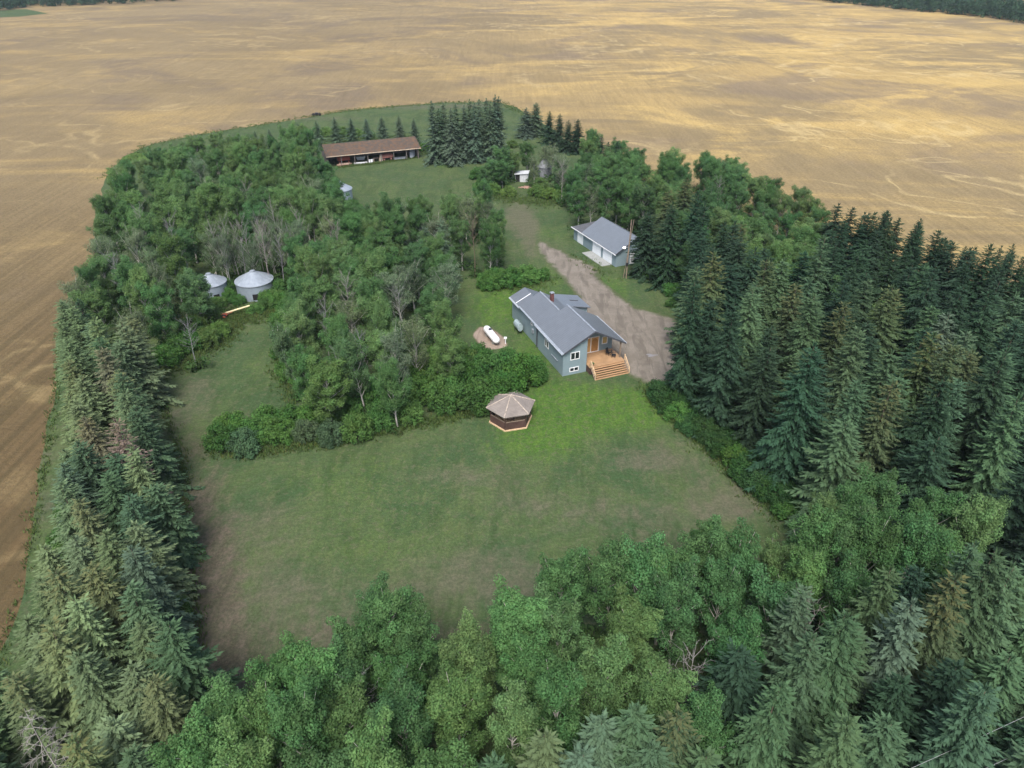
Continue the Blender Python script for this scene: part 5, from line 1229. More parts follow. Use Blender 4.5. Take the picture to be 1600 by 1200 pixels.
['shrub',-37.48,32.19,1.86,1.87,'left_belt','light'],
['shrub',-36.34,23.36,2.26,1.48,'left_belt','light'],
['shrub',-52.9,84.16,2.86,1.61,'left_belt','n'],
['shrub',-39.12,34.3,1.74,1.44,'left_belt','n'],
['shrub',-37.65,25.56,2.16,1.16,'left_belt','light'],
['shrub',-30.77,23.47,2.63,1.82,'left_belt','light'],
['shrub',-46.67,60.31,1.59,1.48,'left_belt','n'],
['shrub',-58.68,82.58,1.95,1.25,'left_belt','n'],
['shrub',-42.81,69.06,1.87,1.36,'left_belt','n'],
['shrub',-45.11,58.51,3.32,1.33,'left_belt','n'],
['shrub',-39.18,58.19,1.59,1.38,'left_belt','n'],
['shrub',-55.02,88.99,2.84,1.21,'left_belt','n'],
['shrub',-54.07,86.76,3.13,1.47,'left_belt','n'],
['shrub',-42.83,51.04,1.76,1.88,'left_belt','n'],
['shrub',-40.87,45.96,2.91,1.4,'left_belt','n'],
['shrub',-44.91,55.21,2.18,1.45,'left_belt','n'],
['shrub',-37.31,33.95,1.86,1.27,'left_belt','light'],
['shrub',-35.57,32.91,3.34,1.55,'left_belt','light'],
['shrub',-39.37,30.75,2.46,1.36,'left_belt','n'],
['shrub',-42.63,48.55,1.47,1.21,'left_belt','light'],
['shrub',-26.52,23.9,3.22,1.25,'left_belt','n'],
['shrub',-40.17,43.85,2.51,1.33,'left_belt','n'],
['shrub',-28.46,41.31,3.12,1.25,'left_belt','light'],
['spruce',46.49,87.92,12.14,2.75,'right_spruce','dark'],
['spruce',31.46,63.42,13.76,3.02,'right_spruce','dark'],
['spruce',30.94,53.9,12.24,3.45,'right_spruce','n'],
['spruce',43.61,67.42,11.51,2.76,'right_spruce','dark'],
['spruce',42.42,46.3,12.76,3.02,'right_spruce','dark'],
['spruce',32.37,90.39,14.51,3.25,'right_spruce','dark'],
['spruce',51.45,52.93,12.4,3.21,'right_spruce','dark'],
['spruce',53.25,72.42,16.36,3.3,'right_spruce','dark'],
['spruce',25.53,110.43,14.04,2.7,'right_spruce','dark'],
['spruce',36.94,50.52,12.7,3.49,'right_spruce','dark'],
['spruce',42.08,57.16,14.81,2.91,'right_spruce','n'],
['spruce',32.05,94.94,14.04,3.13,'right_spruce','dark'],
['spruce',26.35,116.75,11.53,2.8,'right_spruce','n'],
['spruce',40.71,79.57,16.21,2.77,'right_spruce','dark'],
['spruce',56.18,60.18,14.14,2.71,'right_spruce','dark'],
['spruce',46.84,47.63,11.38,2.9,'right_spruce','n'],
['spruce',57.16,69.27,14.52,3.34,'right_spruce','dark'],
['spruce',40.08,93.26,12.85,3.41,'right_spruce','dark'],
['spruce',28.71,77.79,14.13,2.95,'right_spruce','n'],
['spruce',24.35,79.74,12.03,2.87,'right_spruce','dark'],
['spruce',46.32,71.52,12.6,2.89,'right_spruce','dark'],
['spruce',29.33,72.16,12.26,2.72,'right_spruce','dark'],
['spruce',23.95,69.81,16.5,2.83,'right_spruce','dark'],
['spruce',53.4,67.74,15.34,3.42,'right_spruce','dark'],
['spruce',40.2,70.86,11.72,3.08,'right_spruce','dark'],
['spruce',46.49,43.06,11.08,2.64,'right_spruce','dark'],
['spruce',46.67,54.58,14.4,2.67,'right_spruce','dark'],
['spruce',38.02,84.49,12.7,3.11,'right_spruce','n'],
['spruce',52.42,57.08,14.63,2.67,'right_spruce','dark'],
['spruce',27.35,93.59,13.55,2.96,'right_spruce','dark'],
['spruce',37.02,99.03,11.35,3.09,'right_spruce','dark'],
['spruce',27.8,99.85,13.11,2.61,'right_spruce','dark'],
['spruce',31.93,68.71,11.09,2.67,'right_spruce','n'],
['spruce',57.5,64.03,15.76,2.9,'right_spruce','dark'],
['spruce',29.9,114.02,14.61,3.3,'right_spruce','dark'],
['spruce',41.44,74.82,11.56,3.12,'right_spruce','dark'],
['spruce',28.64,88.76,13.09,3.48,'right_spruce','dark'],
['spruce',27.31,66.55,12.82,2.75,'right_spruce','dark'],
['spruce',37.85,59.12,13.8,2.82,'right_spruce','n'],
['spruce',61.6,66.55,11.13,3.36,'right_spruce','dark'],
['spruce',21.69,76.07,16.18,2.65,'right_spruce','dark'],
['spruce',38.16,76.53,16.09,2.82,'right_spruce','dark'],
['spruce',32.5,105.82,12.49,3.16,'right_spruce','dark'],
['spruce',46.48,59.25,15.86,3.5,'right_spruce','dark'],
['spruce',40.29,88.49,16.75,2.96,'right_spruce','n'],
['spruce',30.26,81.69,13.46,2.68,'right_spruce','n'],
['spruce',50.22,79.75,16.48,2.65,'right_spruce','dark'],
['spruce',28.49,59.57,16.56,3.28,'right_spruce','dark'],
['spruce',38.85,54.83,15.96,2.93,'right_spruce','dark'],
['spruce',50.45,49.17,11.37,2.91,'right_spruce','dark'],
['spruce',36.25,90.0,13.18,2.66,'right_spruce','n'],
['spruce',52.78,62.92,13.9,3.17,'right_spruce','dark'],
['spruce',42.52,42.1,15.99,2.78,'right_spruce','dark'],
['spruce',25.39,74.4,12.09,3.02,'right_spruce','dark'],
['spruce',56.81,73.88,15.53,3.24,'right_spruce','n'],
['spruce',31.88,99.15,14.92,2.66,'right_spruce','dark'],
['spruce',28.44,103.73,15.89,2.69,'right_spruce','dark'],
['spruce',35.76,93.78,12.24,3.23,'right_spruce','dark'],
['spruce',56.59,89.61,11.2,2.68,'edge_spruce','dark'],
['spruce',76.24,89.86,11.48,2.67,'edge_spruce','dark'],
['spruce',73.17,94.48,11.25,2.31,'edge_spruce','dark'],
['spruce',47.17,99.08,11.5,2.67,'edge_spruce','dark'],
['spruce',56.02,96.56,11.79,2.31,'edge_spruce','dark'],
['spruce',61.05,72.09,12.07,2.44,'edge_spruce','dark'],
['spruce',64.23,76.55,12.87,2.36,'edge_spruce','dark'],
['spruce',65.67,81.13,12.75,2.34,'edge_spruce','dark'],
['spruce',59.07,115.82,10.82,2.14,'edge_spruce','dark'],
['spruce',68.94,107.19,9.46,2.07,'edge_spruce','dark'],
['spruce',63.59,107.32,11.33,2.37,'edge_spruce','dark'],
['spruce',54.51,102.71,12.67,2.4,'edge_spruce','dark'],
['spruce',72.73,100.81,10.62,2.14,'edge_spruce','dark'],
['spruce',48.8,105.01,11.88,2.45,'edge_spruce','dark'],
['spruce',67.81,99.23,11.07,2.5,'edge_spruce','dark'],
['spruce',64.75,103.47,11.05,2.37,'edge_spruce','dark'],
['spruce',79.17,101.37,9.57,2.24,'edge_spruce','dark'],
['spruce',70.0,78.68,10.69,2.06,'edge_spruce','dark'],
['spruce',67.91,115.29,9.84,2.06,'edge_spruce','dark'],
['spruce',70.81,82.71,12.63,2.53,'edge_spruce','dark'],
['spruce',51.19,98.13,12.26,2.4,'edge_spruce','dark'],
['spruce',51.86,108.32,11.89,2.57,'edge_spruce','dark'],
['spruce',60.42,88.71,12.85,2.64,'edge_spruce','dark'],
['spruce',64.04,119.23,9.96,2.07,'edge_spruce','dark'],
['spruce',56.48,84.08,11.02,2.32,'edge_spruce','dark'],
['spruce',79.43,92.46,11.02,2.66,'edge_spruce','dark'],
['spruce',68.86,103.01,9.84,2.0,'edge_spruce','dark'],
['spruce',57.91,106.0,12.93,2.42,'edge_spruce','dark'],
['spruce',75.31,86.08,10.65,2.21,'edge_spruce','dark'],
['spruce',76.65,104.16,9.71,2.2,'edge_spruce','dark'],
['aspen',-28.74,88.19,9.12,1.91,'mid_wood','light'],
['aspen',-29.14,99.22,10.63,2.07,'mid_wood','light'],
['aspen',-11.0,125.05,10.55,1.96,'mid_wood','light'],
['aspen',-21.02,119.74,10.6,2.41,'mid_wood','n'],
['aspen',-19.27,101.71,10.19,2.42,'mid_wood','n'],
['aspen',-8.86,84.33,10.14,2.18,'mid_wood','light'],
['aspen',-20.01,96.58,11.98,2.19,'mid_wood','light'],
['aspen',-3.73,113.24,11.06,1.96,'mid_wood','n'],
['aspen',-18.43,105.81,10.0,2.04,'mid_wood','light'],
['aspen',-13.04,118.6,9.88,2.28,'mid_wood','grey'],
['aspen',-16.07,94.52,10.0,2.5,'mid_wood','grey'],
['aspen',-25.97,122.82,9.1,2.03,'mid_wood','n'],
['aspen',-25.18,133.14,7.78,1.82,'mid_wood','light'],
['aspen',-30.09,94.57,9.27,2.14,'mid_wood','n'],
['aspen',-18.38,86.77,9.46,2.41,'mid_wood','light'],
['aspen',-16.55,81.82,10.34,1.94,'mid_wood','light'],
['aspen',-12.62,107.4,10.44,1.94,'mid_wood','light'],
['aspen',-23.63,99.32,9.69,2.33,'mid_wood','n'],
['aspen',-5.63,139.54,9.68,2.03,'mid_wood','n'],
['aspen',-14.97,100.18,9.29,2.49,'mid_wood','grey'],
['aspen',-16.44,124.28,9.02,2.43,'mid_wood','n'],
['aspen',-21.2,128.14,9.82,1.92,'mid_wood','grey'],
['aspen',-10.96,90.3,9.17,2.54,'mid_wood','n'],
['aspen',-21.57,112.13,9.79,2.42,'mid_wood','n'],
['aspen',-7.85,77.28,9.44,1.95,'mid_wood','light'],
['aspen',-17.85,129.66,9.42,1.94,'mid_wood','n'],
['aspen',-8.7,117.79,10.01,2.22,'mid_wood','n'],
['aspen',-27.15,80.77,10.83,2.31,'mid_wood','light'],
['aspen',-10.71,103.75,9.46,1.9,'mid_wood','n'],
['aspen',-2.52,117.71,9.09,1.94,'mid_wood','light'],
['aspen',-12.07,78.23,10.69,2.06,'mid_wood','grey'],
['aspen',-23.8,72.6,9.48,2.26,'mid_wood','n'],
['aspen',-21.48,124.05,11.84,2.41,'mid_wood','n'],
['aspen',-21.41,69.7,9.56,2.53,'mid_wood','light'],
['aspen',-5.12,131.43,8.65,2.0,'mid_wood','grey'],
['aspen',-19.2,90.54,10.58,2.32,'mid_wood','n'],
['aspen',-23.57,94.62,9.47,2.51,'mid_wood','light'],
['aspen',-9.82,96.47,10.99,2.57,'mid_wood','grey'],
['aspen',-11.12,132.4,8.52,2.2,'mid_wood','light'],
['aspen',-8.57,128.55,10.59,2.32,'mid_wood','grey'],
['aspen',-13.56,74.6,11.64,2.06,'mid_wood','grey'],
['aspen',-21.97,85.91,9.14,2.53,'mid_wood','grey'],
['aspen',-23.3,115.2,10.34,1.94,'mid_wood','light'],
['aspen',-17.85,72.55,11.86,1.9,'mid_wood','n'],
['aspen',-11.82,136.39,8.33,1.87,'mid_wood','light'],
['aspen',-7.32,134.9,8.34,2.12,'mid_wood','light'],
['aspen',-27.49,129.62,8.17,1.93,'mid_wood','n'],
['aspen',-16.94,134.31,7.95,1.71,'mid_wood','light'],
['aspen',-15.76,77.62,9.04,2.27,'mid_wood','light'],
['aspen',-22.26,103.85,10.4,2.01,'mid_wood','n'],
['aspen',-3.08,125.1,8.93,1.66,'mid_wood','n'],
['aspen',-27.03,91.95,9.94,2.3,'mid_wood','light'],
['aspen',-14.77,104.44,10.42,2.37,'mid_wood','n'],
['aspen',-21.54,79.4,10.47,2.47,'mid_wood','n'],
['aspen',-13.66,69.88,9.62,2.15,'mid_wood','n'],
['aspen',-25.65,103.2,10.31,2.24,'mid_wood','light'],
['aspen',-61.03,129.07,11.88,2.32,'left_wood','light'],
['aspen',-68.78,185.85,7.66,1.83,'left_wood','grey'],
['aspen',-38.76,137.44,10.74,2.66,'left_wood','grey'],
['aspen',-55.9,96.96,10.45,2.47,'left_wood','n'],
['aspen',-54.21,136.94,11.78,2.3,'left_wood','n'],
['aspen',-60.32,121.6,11.33,2.6,'left_wood','light'],
['aspen',-67.87,149.64,9.01,2.48,'left_wood','n'],
['aspen',-77.75,154.34,9.97,2.51,'left_wood','light'],
['aspen',-49.31,166.16,10.13,2.12,'left_wood','n'],
['aspen',-63.72,156.8,11.83,2.38,'left_wood','n'],
['aspen',-62.98,102.44,9.13,2.68,'left_wood','light'],
['aspen',-52.97,150.76,10.28,2.63,'left_wood','n'],
['aspen',-45.59,122.82,10.56,2.33,'left_wood','n'],
['aspen',-73.77,172.37,10.6,2.69,'left_wood','light'],
['aspen',-56.18,155.19,9.07,2.65,'left_wood','n'],
['aspen',-72.53,146.35,10.38,2.7,'left_wood','n'],
['aspen',-51.2,146.29,9.27,2.02,'left_wood','n'],
['aspen',-79.74,147.33,10.01,2.07,'left_wood','grey'],
['aspen',-51.29,169.67,10.4,2.65,'left_wood','light'],
['aspen',-52.62,93.35,10.64,2.07,'left_wood','light'],
['aspen',-59.48,172.82,10.36,2.57,'left_wood','grey'],
['aspen',-31.38,122.7,11.92,2.61,'left_wood','light'],
['aspen',-31.57,105.05,9.32,2.05,'left_wood','light'],
['aspen',-65.86,122.49,9.41,2.12,'left_wood','light'],
['aspen',-43.57,133.96,10.32,2.67,'left_wood','light'],
['aspen',-66.69,153.86,11.76,2.23,'left_wood','grey'],
['aspen',-31.25,116.53,10.63,2.21,'left_wood','grey'],
['aspen',-76.47,160.54,10.19,2.15,'left_wood','n'],
['aspen',-65.86,110.07,9.04,2.39,'left_wood','grey'],
['aspen',-63.02,175.5,10.11,1.98,'left_wood','n'],
['aspen',-66.14,159.89,9.72,2.67,'left_wood','grey'],
['aspen',-57.87,90.86,9.12,2.28,'left_wood','light'],
['aspen',-36.55,127.23,11.66,2.09,'left_wood','light'],
['aspen',-64.91,145.22,9.67,2.13,'left_wood','n'],
['aspen',-43.33,139.61,9.81,2.36,'left_wood','light'],
['aspen',-70.89,132.95,9.5,2.64,'left_wood','light'],
['aspen',-39.16,132.7,10.72,2.62,'left_wood','light'],
['aspen',-51.26,129.56,11.58,2.44,'left_wood','light'],
['aspen',-58.43,179.69,8.8,1.86,'left_wood','n'],
['aspen',-46.9,147.23,9.3,2.45,'left_wood','light'],
['aspen',-56.06,144.64,10.72,2.22,'left_wood','light'],
['aspen',-59.31,168.33,11.53,2.44,'left_wood','light'],
['aspen',-53.12,105.01,11.78,2.47,'left_wood','light'],
['aspen',-59.04,141.79,10.07,2.59,'left_wood','grey'],
['aspen',-53.97,184.32,10.91,2.18,'left_wood','light'],
['aspen',-55.61,128.36,10.84,2.37,'left_wood','light'],
['aspen',-46.48,128.95,11.37,2.2,'left_wood','n'],
['aspen',-52.27,159.18,11.95,2.16,'left_wood','light'],
['aspen',-51.32,118.2,9.4,2.58,'left_wood','light'],
['aspen',-53.04,140.93,10.79,2.19,'left_wood','light'],
['aspen',-46.28,153.59,11.22,2.29,'left_wood','light'],
['aspen',-85.02,155.4,8.18,2.14,'left_wood','light'],
['aspen',-62.68,98.17,9.38,1.87,'left_wood','n'],
['aspen',-62.36,94.05,9.2,2.45,'left_wood','grey'],
['aspen',-74.38,185.61,8.4,2.22,'left_wood','light'],
['aspen',-59.78,161.47,11.39,2.66,'left_wood','light'],
['aspen',-42.12,127.6,10.35,2.35,'left_wood','light'],
['aspen',-72.02,156.18,11.49,2.6,'left_wood','light'],
['aspen',-44.59,164.99,8.82,1.72,'left_wood','grey'],
['aspen',-38.5,120.79,10.01,2.22,'left_wood','n'],
['aspen',-63.72,166.91,10.49,2.53,'left_wood','light'],
['aspen',-80.67,167.27,8.86,1.77,'left_wood','n'],
['aspen',-76.02,137.97,11.38,2.34,'left_wood','n'],
['aspen',-74.34,165.75,9.73,2.17,'left_wood','n'],
['aspen',-64.31,182.22,8.49,2.21,'left_wood','n'],
['aspen',-75.79,178.14,8.0,2.01,'left_wood','light'],
['aspen',-55.2,113.92,9.71,2.33,'left_wood','n'],
['aspen',-61.09,113.43,11.71,2.38,'left_wood','n'],
['aspen',-50.61,84.38,9.0,2.25,'left_wood','grey'],
['aspen',-48.95,140.05,11.98,2.53,'left_wood','light'],
['aspen',-67.54,174.04,9.88,1.9,'left_wood','light'],
['aspen',-67.74,179.75,9.08,2.08,'left_wood','light'],
['aspen',-72.92,126.21,11.03,2.27,'left_wood','n'],
['aspen',-65.5,134.4,11.23,2.67,'left_wood','light'],
['aspen',-70.85,182.75,8.03,1.85,'left_wood','grey'],
['aspen',-69.07,126.18,9.49,2.67,'left_wood','n'],
['aspen',-53.64,178.47,11.54,2.32,'left_wood','light'],
['aspen',-48.86,89.11,10.61,2.27,'left_wood','n'],
['aspen',-57.01,107.38,9.43,2.0,'left_wood','grey'],
['aspen',-49.43,178.35,11.11,2.62,'left_wood','n'],
['aspen',-67.92,140.1,11.23,2.08,'left_wood','light'],
['aspen',-72.5,161.71,10.36,2.58,'left_wood','n'],
['aspen',-81.04,175.89,7.74,2.15,'left_wood','light'],
['aspen',-34.5,109.11,9.89,2.16,'left_wood','n'],
['aspen',-64.14,106.72,10.92,2.08,'left_wood','grey'],
['aspen',-47.98,174.26,7.98,2.07,'left_wood','light'],
['aspen',-84.92,159.18,8.3,2.01,'left_wood','n'],
['aspen',-42.07,154.46,11.01,2.15,'left_wood','n'],
['aspen',-78.76,143.26,10.65,2.42,'left_wood','light'],
['aspen',-45.99,158.11,11.35,2.53,'left_wood','light'],
['aspen',-69.63,117.09,10.2,2.08,'left_wood','light'],
['aspen',-56.7,121.19,11.92,2.5,'left_wood','light'],
['aspen',-60.68,108.77,11.2,2.11,'left_wood','grey'],
['aspen',-52.09,98.83,9.97,2.11,'left_wood','grey'],
['aspen',-27.19,115.27,11.97,2.65,'left_wood','n'],
['aspen',-54.73,171.83,9.39,2.13,'left_wood','n'],
['aspen',-83.92,172.22,7.98,2.2,'left_wood','n'],
['aspen',-56.07,158.94,11.07,2.27,'left_wood','n'],
['aspen',-75.48,133.55,9.06,2.56,'left_wood','light'],
['aspen',-27.02,106.21,10.27,2.21,'left_wood','light'],
['aspen',-46.54,136.8,9.13,2.32,'left_wood','n'],
['aspen',-41.31,143.78,11.93,2.32,'left_wood','light'],
['aspen',-58.4,135.74,10.83,2.67,'left_wood','light'],
['aspen',-30.04,108.62,9.25,2.61,'left_wood','n'],
['aspen',37.88,133.54,10.38,2.47,'right_wood','n'],
['aspen',27.64,163.7,9.58,1.88,'right_wood','n'],
['aspen',46.72,161.49,7.98,1.93,'right_wood','n'],
['aspen',35.59,154.73,8.83,2.43,'right_wood','n'],
['aspen',33.72,141.52,8.73,2.29,'right_wood','light'],
['aspen',50.29,130.38,10.7,2.08,'right_wood','light'],
['aspen',42.79,162.31,9.26,2.06,'right_wood','n'],
['aspen',49.25,135.97,8.83,2.3,'right_wood','n'],
['aspen',35.32,148.53,10.06,2.03,'right_wood','n'],
['aspen',46.84,152.0,9.45,2.17,'right_wood','n'],
['aspen',32.41,151.67,11.39,2.29,'right_wood','n'],
['aspen',49.4,123.54,8.56,2.03,'right_wood','n'],
['aspen',46.35,128.04,8.72,2.3,'right_wood','n'],
['aspen',42.64,158.1,9.54,2.15,'right_wood','n'],
['aspen',18.19,148.9,10.0,2.38,'right_wood','n'],
['aspen',36.38,120.23,10.89,2.27,'right_wood','light'],
['aspen',42.93,152.78,10.5,2.17,'right_wood','n'],
['aspen',55.96,137.98,9.11,2.18,'right_wood','light'],
['aspen',41.04,121.63,9.12,2.23,'right_wood','light'],
['aspen',36.49,125.16,10.15,2.28,'right_wood','n'],
['aspen',17.74,170.88,10.68,2.07,'right_wood','light'],
['aspen',33.75,159.65,10.25,2.52,'right_wood','light'],
['aspen',48.91,113.51,9.3,2.52,'right_wood','n'],
['aspen',51.74,145.04,8.45,2.18,'right_wood','n'],
['aspen',46.04,146.16,9.96,2.51,'right_wood','n'],
['aspen',43.3,135.08,10.59,2.1,'right_wood','n'],
['aspen',27.04,168.14,9.1,2.15,'right_wood','n'],
['aspen',41.84,116.11,9.81,2.47,'right_wood','n'],
['aspen',54.37,148.75,7.6,1.75,'right_wood','n'],
['aspen',41.22,103.9,10.57,2.23,'right_wood','n'],
['aspen',36.3,163.89,9.78,2.52,'right_wood','light'],
['aspen',56.44,132.11,8.87,2.18,'right_wood','light'],
['aspen',37.09,114.01,11.48,2.31,'right_wood','light'],
['aspen',28.36,144.7,9.6,2.6,'right_wood','light'],
['aspen',15.08,160.33,7.53,1.93,'right_wood','light'],
['aspen',31.16,137.23,9.38,2.08,'right_wood','n'],
['aspen',21.31,160.93,10.8,2.05,'right_wood','n'],
['aspen',26.22,139.4,8.53,2.31,'right_wood','light'],
['aspen',41.99,145.16,9.4,2.33,'right_wood','n'],
['aspen',19.52,175.44,11.46,2.07,'right_wood','n'],
['aspen',30.1,173.54,7.29,2.0,'right_wood','n'],
['aspen',48.89,141.74,10.23,2.54,'right_wood','light'],
['aspen',23.38,152.62,9.14,2.1,'right_wood','n'],
['aspen',49.53,164.41,7.74,1.79,'right_wood','n'],
['aspen',55.55,126.16,8.8,2.21,'right_wood','n'],
['aspen',48.36,156.3,8.87,2.58,'right_wood','light'],
['aspen',31.68,117.92,8.82,2.14,'right_wood','n'],
['aspen',25.1,176.58,8.71,2.25,'right_wood','n'],
['aspen',24.7,147.92,9.94,2.08,'right_wood','n'],
['aspen',16.82,165.16,8.74,2.04,'right_wood','n'],
['aspen',28.88,133.18,11.07,2.11,'right_wood','light'],
['aspen',30.3,121.93,9.27,2.3,'right_wood','n']]
ORD = ['', 'second ', 'third ', 'fourth ', 'fifth ', 'sixth ', 'seventh ', 'eighth ', 'ninth ', 'tenth ']
ROWS = ['nearest', 'second', 'third', 'fourth', 'fifth', 'sixth', 'seventh', 'eighth', 'ninth', 'tenth', 'eleventh', 'twelfth']
bk = {}
for i, t in enumerate(TREES): bk.setdefault((t[0], t[6], place_of(t)), []).append(i)
LABEL = {}
for (kd, ti, pl_), ids in bk.items():
    noun = NOUN[kd][0]; look = LOOK[(kd, ti)]
    if kd == 'spruce' and pl_.startswith('behind the long'): look = 'short bluish'
    s = f'{look} {noun}' if kd != 'dead' else look + ' dead tree'
    many = s + ('es' if s.endswith('bush') else 's') if not s.endswith('spruce') else s + 's'
    ids.sort(key=lambda i: TREES[i][2]); nr = max(1, math.ceil(len(ids) / 6)); ch = [ids[k*len(ids)//nr:(k + 1)*len(ids)//nr] for k in range(nr)]
    for k, row in enumerate(ch):
        row.sort(key=lambda i: TREES[i][1] / TREES[i][2])
        for j, i in enumerate(row):
            if len(ids) == 1: LABEL[i] = f'{s}, the only one {pl_}'
            else:
                side = 'leftmost' if j == 0 else ('rightmost' if j == len(row) - 1 else ORD[j] + 'from left')
                LABEL[i] = f'{side} of {many} {pl_}' if nr == 1 else f'{side} in {ROWS[k]} row of {many} {pl_}'
used = set(); tr_rng = np.random.default_rng(99)
for i, (kd, x, y, h, r_, rg, ti) in enumerate(TREES):
    noun, name, cat = NOUN[kd]; key = kd
    if kd == 'aspen' and ti == 'grey': key = 'aspen_sparse'
    if kd == 'spruce' and ti in ('olive', 'yellow', 'brown'): key = 'spruce_cones'
    if kd == 'spruce' and ti == 'dead': key = 'spruce_thin'
    if kd == 'dead' and rg == 'left_belt': key = 'dead_spruce'
    pr = PR[key]; q = pr[int(tr_rng.integers(len(pr)))]; h0, r0 = {'aspen': (11, 2.4), 'aspen_sparse': (11, 2.4), 'birch': (9.5, 1.9), 'spruce': (14, 2.7), 'spruce_cones': (14, 2.7), 'spruce_thin': (14, 2.7), 'shrub': (3.0, 2.0), 'dead': (10, 2.0), 'dead_spruce': (11, 2.2)}[key]
    col_ = tuple(c * f for c, f in zip(TINT[(kd, ti)], 1 + tr_rng.normal() * .07 + tr_rng.normal(size=3) * (.05, .02, .05)))
    rz = tr_rng.uniform(0, 6.283) if kd != 'birch' else 0.2
    scl = (r_/r0 * tr_rng.uniform(.95, 1.05), r_/r0 * tr_rng.uniform(.95, 1.05), h/h0)
    tilt = tr_rng.normal(size=2) * (.03 if kd != 'spruce' else .015)
    if kd == 'dead':
        o = bpy.data.objects.new(name, q); COL.objects.link(o)
        if not q.materials: q.materials.append(M['dead'])
        o.color = (*col_, 1); o.location = (x, y, 0.0); o.scale = scl; o.rotation_euler = (*tilt, rz)
    else:
        o = bpy.data.objects.new(name, None); COL.objects.link(o); o.location = (x, y, 0.0); o.scale = scl; o.rotation_euler = (*tilt, rz)
        a_, b_ = ('trunk', 'crown') if kd != 'shrub' else ('stems', 'foliage')
        bark = M['bark_dark'] if kd in ('spruce', 'shrub') else (M['bark_birch'] if kd == 'birch' else M['bark_pale'])
        link(a_, q[0], bark, o); cr = link(b_, q[1], M['needle'] if kd == 'spruce' else M['leaf'], o); cr.color = (*col_, 1)
    tag(o, LABEL[i], cat, {'aspen': 'aspens ', 'birch': 'birches ', 'spruce': 'spruces ', 'shrub': 'bushes ', 'dead': 'bare dead trees '}[kd] + place_of(TREES[i]))

# leaning bare stem behind the left bin
lt = tag(empty('fallen_stem', (-50.5, 110.5, 0.02)), 'long bare pale stem leaning over behind the smaller grain bin', 'dead tree')
MB().tube((0, 0, 0), (3.2, 5.0, 8.5), .07, .025, 7).build('stem', M['bark_pale'], lt)
MB().tube((2.2, 3.4, 5.8), (2.2, 4.4, 7.0), .04, .015, 5).build('branch', M['bark_pale'], lt)

# ------------------------------------------------------------------ ground cover under the trees, rank grass at the edges, far woods
xs = np.array([(t[1], t[2], t[4], t[3], 0 if t[0] == 'spruce' else 1) for t in TREES])
r = np.random.default_rng(5); Vs = []; Fs = []; Ts = []; n0 = 0
C = []; Q = []
for (x, y, rr, hh, k) in xs:
    if hh < 4: continue
    near_ = y < 66
    for j in range((6 if near_ else 9) if k else 1):
        a_ = r.uniform(0, 6.283); q = r.uniform(.1, 1.0)*rr; C.append(np.array([x + q*math.cos(a_), y + q*math.sin(a_), r.uniform(.1, (.7 if near_ else 1.7) if k else .4)])); Q.append(r.uniform(.5, .95))
V, F, T = leaf_cloud(r, C, Q, 60, .19, .8, .8)
uo = link('undergrowth', np_mesh('undergrowth', V, F, {'tone': T}), M['leaf']); uo.color = (0.050, 0.098, 0.032, 1); tag(uo, 'low green undergrowth beneath the trees', 'undergrowth', kind='stuff')
# rank grass tufts
P = []
def strip(pts, w_, n, z=0.0):
    g = [np.array(at(*q)) for q in pts]; seg = np.array([np.hypot(*(b - a)) for a, b in zip(g, g[1:])]); cs = np.concatenate([[0], np.cumsum(seg)])
    for _ in range(n):
        s_ = r.uniform(0, cs[-1]); k = min(len(seg) - 1, np.searchsorted(cs, s_) - 1) if s_ > 0 else 0; f = (s_ - cs[k])/seg[k]; c = g[k]*(1 - f) + g[k + 1]*f; P.append((c[0] + r.normal()*w_, c[1] + r.normal()*w_))
strip([(330,700),(400,708),(500,692),(600,672),(700,655),(765,635)], .7, 1500)
strip([(1015,605),(1050,645),(1100,690),(1150,735),(1200,780),(1240,820)], .8, 1500)
strip([(255,640),(285,730),(296,880),(306,1000),(316,1110)], .4, 450)
strip([(300,500),(350,500),(400,490),(440,482)], 2.0, 1500); strip([(255,590),(300,560),(350,535),(370,500)], .9, 700)
strip([(440,480),(445,520),(440,580),(460,630)], .8, 500)
strip([(-20,1120),(38,905),(72,715),(95,560),(97,500)], .35, 300); strip([(165,278),(230,228),(300,212),(400,196),(540,173),(700,160),(780,160),(835,186)], 1.2, 1200)
strip([(750,305),(800,312),(860,318),(885,312)], 1.5, 900); strip([(530,262),(600,254),(655,245)], .5, 500); strip([(900,400),(960,440)], 1.0, 60); strip([(790,450),(850,440)], 1.5, 300)
strip([(505,222),(560,220),(640,214)], 1.6, 700); strip([(660,240),(745,240)], 1.2, 500)
P = np.array(P); m = 7; n = len(P)*m; b = np.repeat(P, m, 0) + r.normal(size=(n, 2))*.18; hgt = r.uniform(.15, .5, n); an = r.uniform(0, 6.283, n)
base_ = np.column_stack([b, np.full(n, .0)]); U = unit(np.column_stack([np.cos(an)*.45, np.sin(an)*.45, np.ones(n)])); W = np.column_stack([-np.sin(an), np.cos(an), np.zeros(n)])
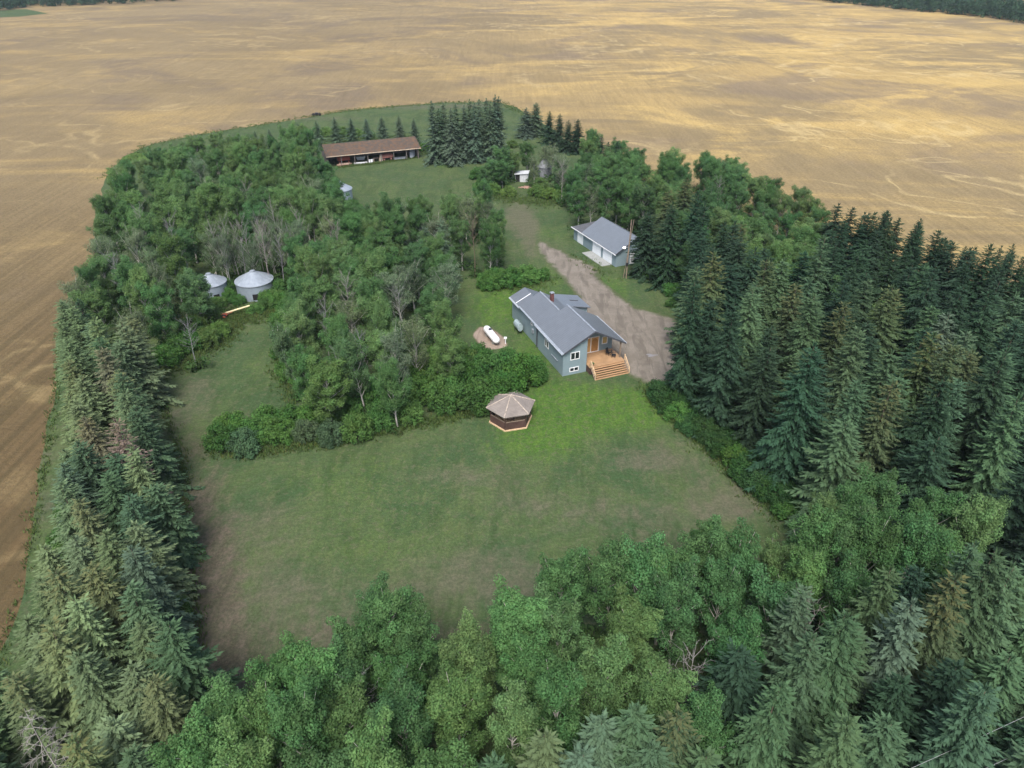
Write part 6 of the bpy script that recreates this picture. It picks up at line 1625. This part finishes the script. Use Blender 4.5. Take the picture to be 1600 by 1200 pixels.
V, F = quads(base_ + U*hgt[:, None]*.5, U, W, hgt*.55, .035 + .03*r.random(n)); T = np.repeat(np.column_stack([np.clip(.5 + .25*r.normal(size=n), 0, 1), (r.random(n) < .15)*.7, r.random(n), np.ones(n)]), 4, 0)
go = link('tall_grass', np_mesh('tall_grass', V, F, {'tone': T}), M['leaf']); go.color = (0.085, 0.135, 0.042, 1); tag(go, 'rank grass and weeds along the edges of the lawn', 'grass', kind='stuff')
# far woods at the ends of the field
C = []; Q = []
def wood(pts, depth, n, h):
    g = [np.array(at(*q)) for q in pts]
    for _ in range(n):
        k = r.integers(len(g) - 1); f = r.random(); c = g[k]*(1 - f) + g[k + 1]*f; u = unit(c); c = c + u*r.uniform(0, depth); hh = h*r.uniform(.6, 1.15)
        for j in range(5): C.append(np.array([c[0] + r.normal()*1.6, c[1] + r.normal()*1.6, hh*(.2 + .2*j)])); Q.append(r.uniform(1.8, 2.9)*(1 - .09*j))
wood([(1262,1),(1330,7),(1400,15),(1480,22),(1560,31),(1620,40),(1760,58)], 60, 620, 14)
wood([(-80,22),(0,17),(45,12),(130,9),(200,6),(275,2)], 90, 480, 13)
V, F, T = leaf_cloud(r, C, Q, 6, .62, .5)
fo = link('far_woods', np_mesh('far_woods', V, F, {'tone': T}), M['leaf']); fo.color = (0.048, 0.098, 0.052, 1); tag(fo, 'dark distant woods beyond the far ends of the field', 'woods', kind='stuff')
fg = MB().add([(*at(*q), .03) for q in ((-80,30),(30,26),(75,21),(40,14),(-80,22))], [(0, 1, 2, 3, 4)]).build('far_meadow', M['grass']); tag(fg, kind='structure')

# ------------------------------------------------------------------ the air: thin summer haze over the whole farm
hz = MB().box(-1500, -80, -1.0, 1500, 1400, 54.0).build('haze', None); tag(hz, kind='stuff')
hm = bpy.data.materials.new('summer haze'); hm.use_nodes = True; hn = hm.node_tree.nodes
hn.remove(hn['Principled BSDF']); hv = hn.new('ShaderNodeVolumePrincipled'); hm.node_tree.links.new(hv.outputs[0], hn['Material Output'].inputs['Volume'])
hv.inputs['Color'].default_value = (0.84, 0.93, 1.0, 1); hv.inputs['Density'].default_value = 0.00011; hv.inputs['Anisotropy'].default_value = 0.2
hz.data.materials.append(hm)
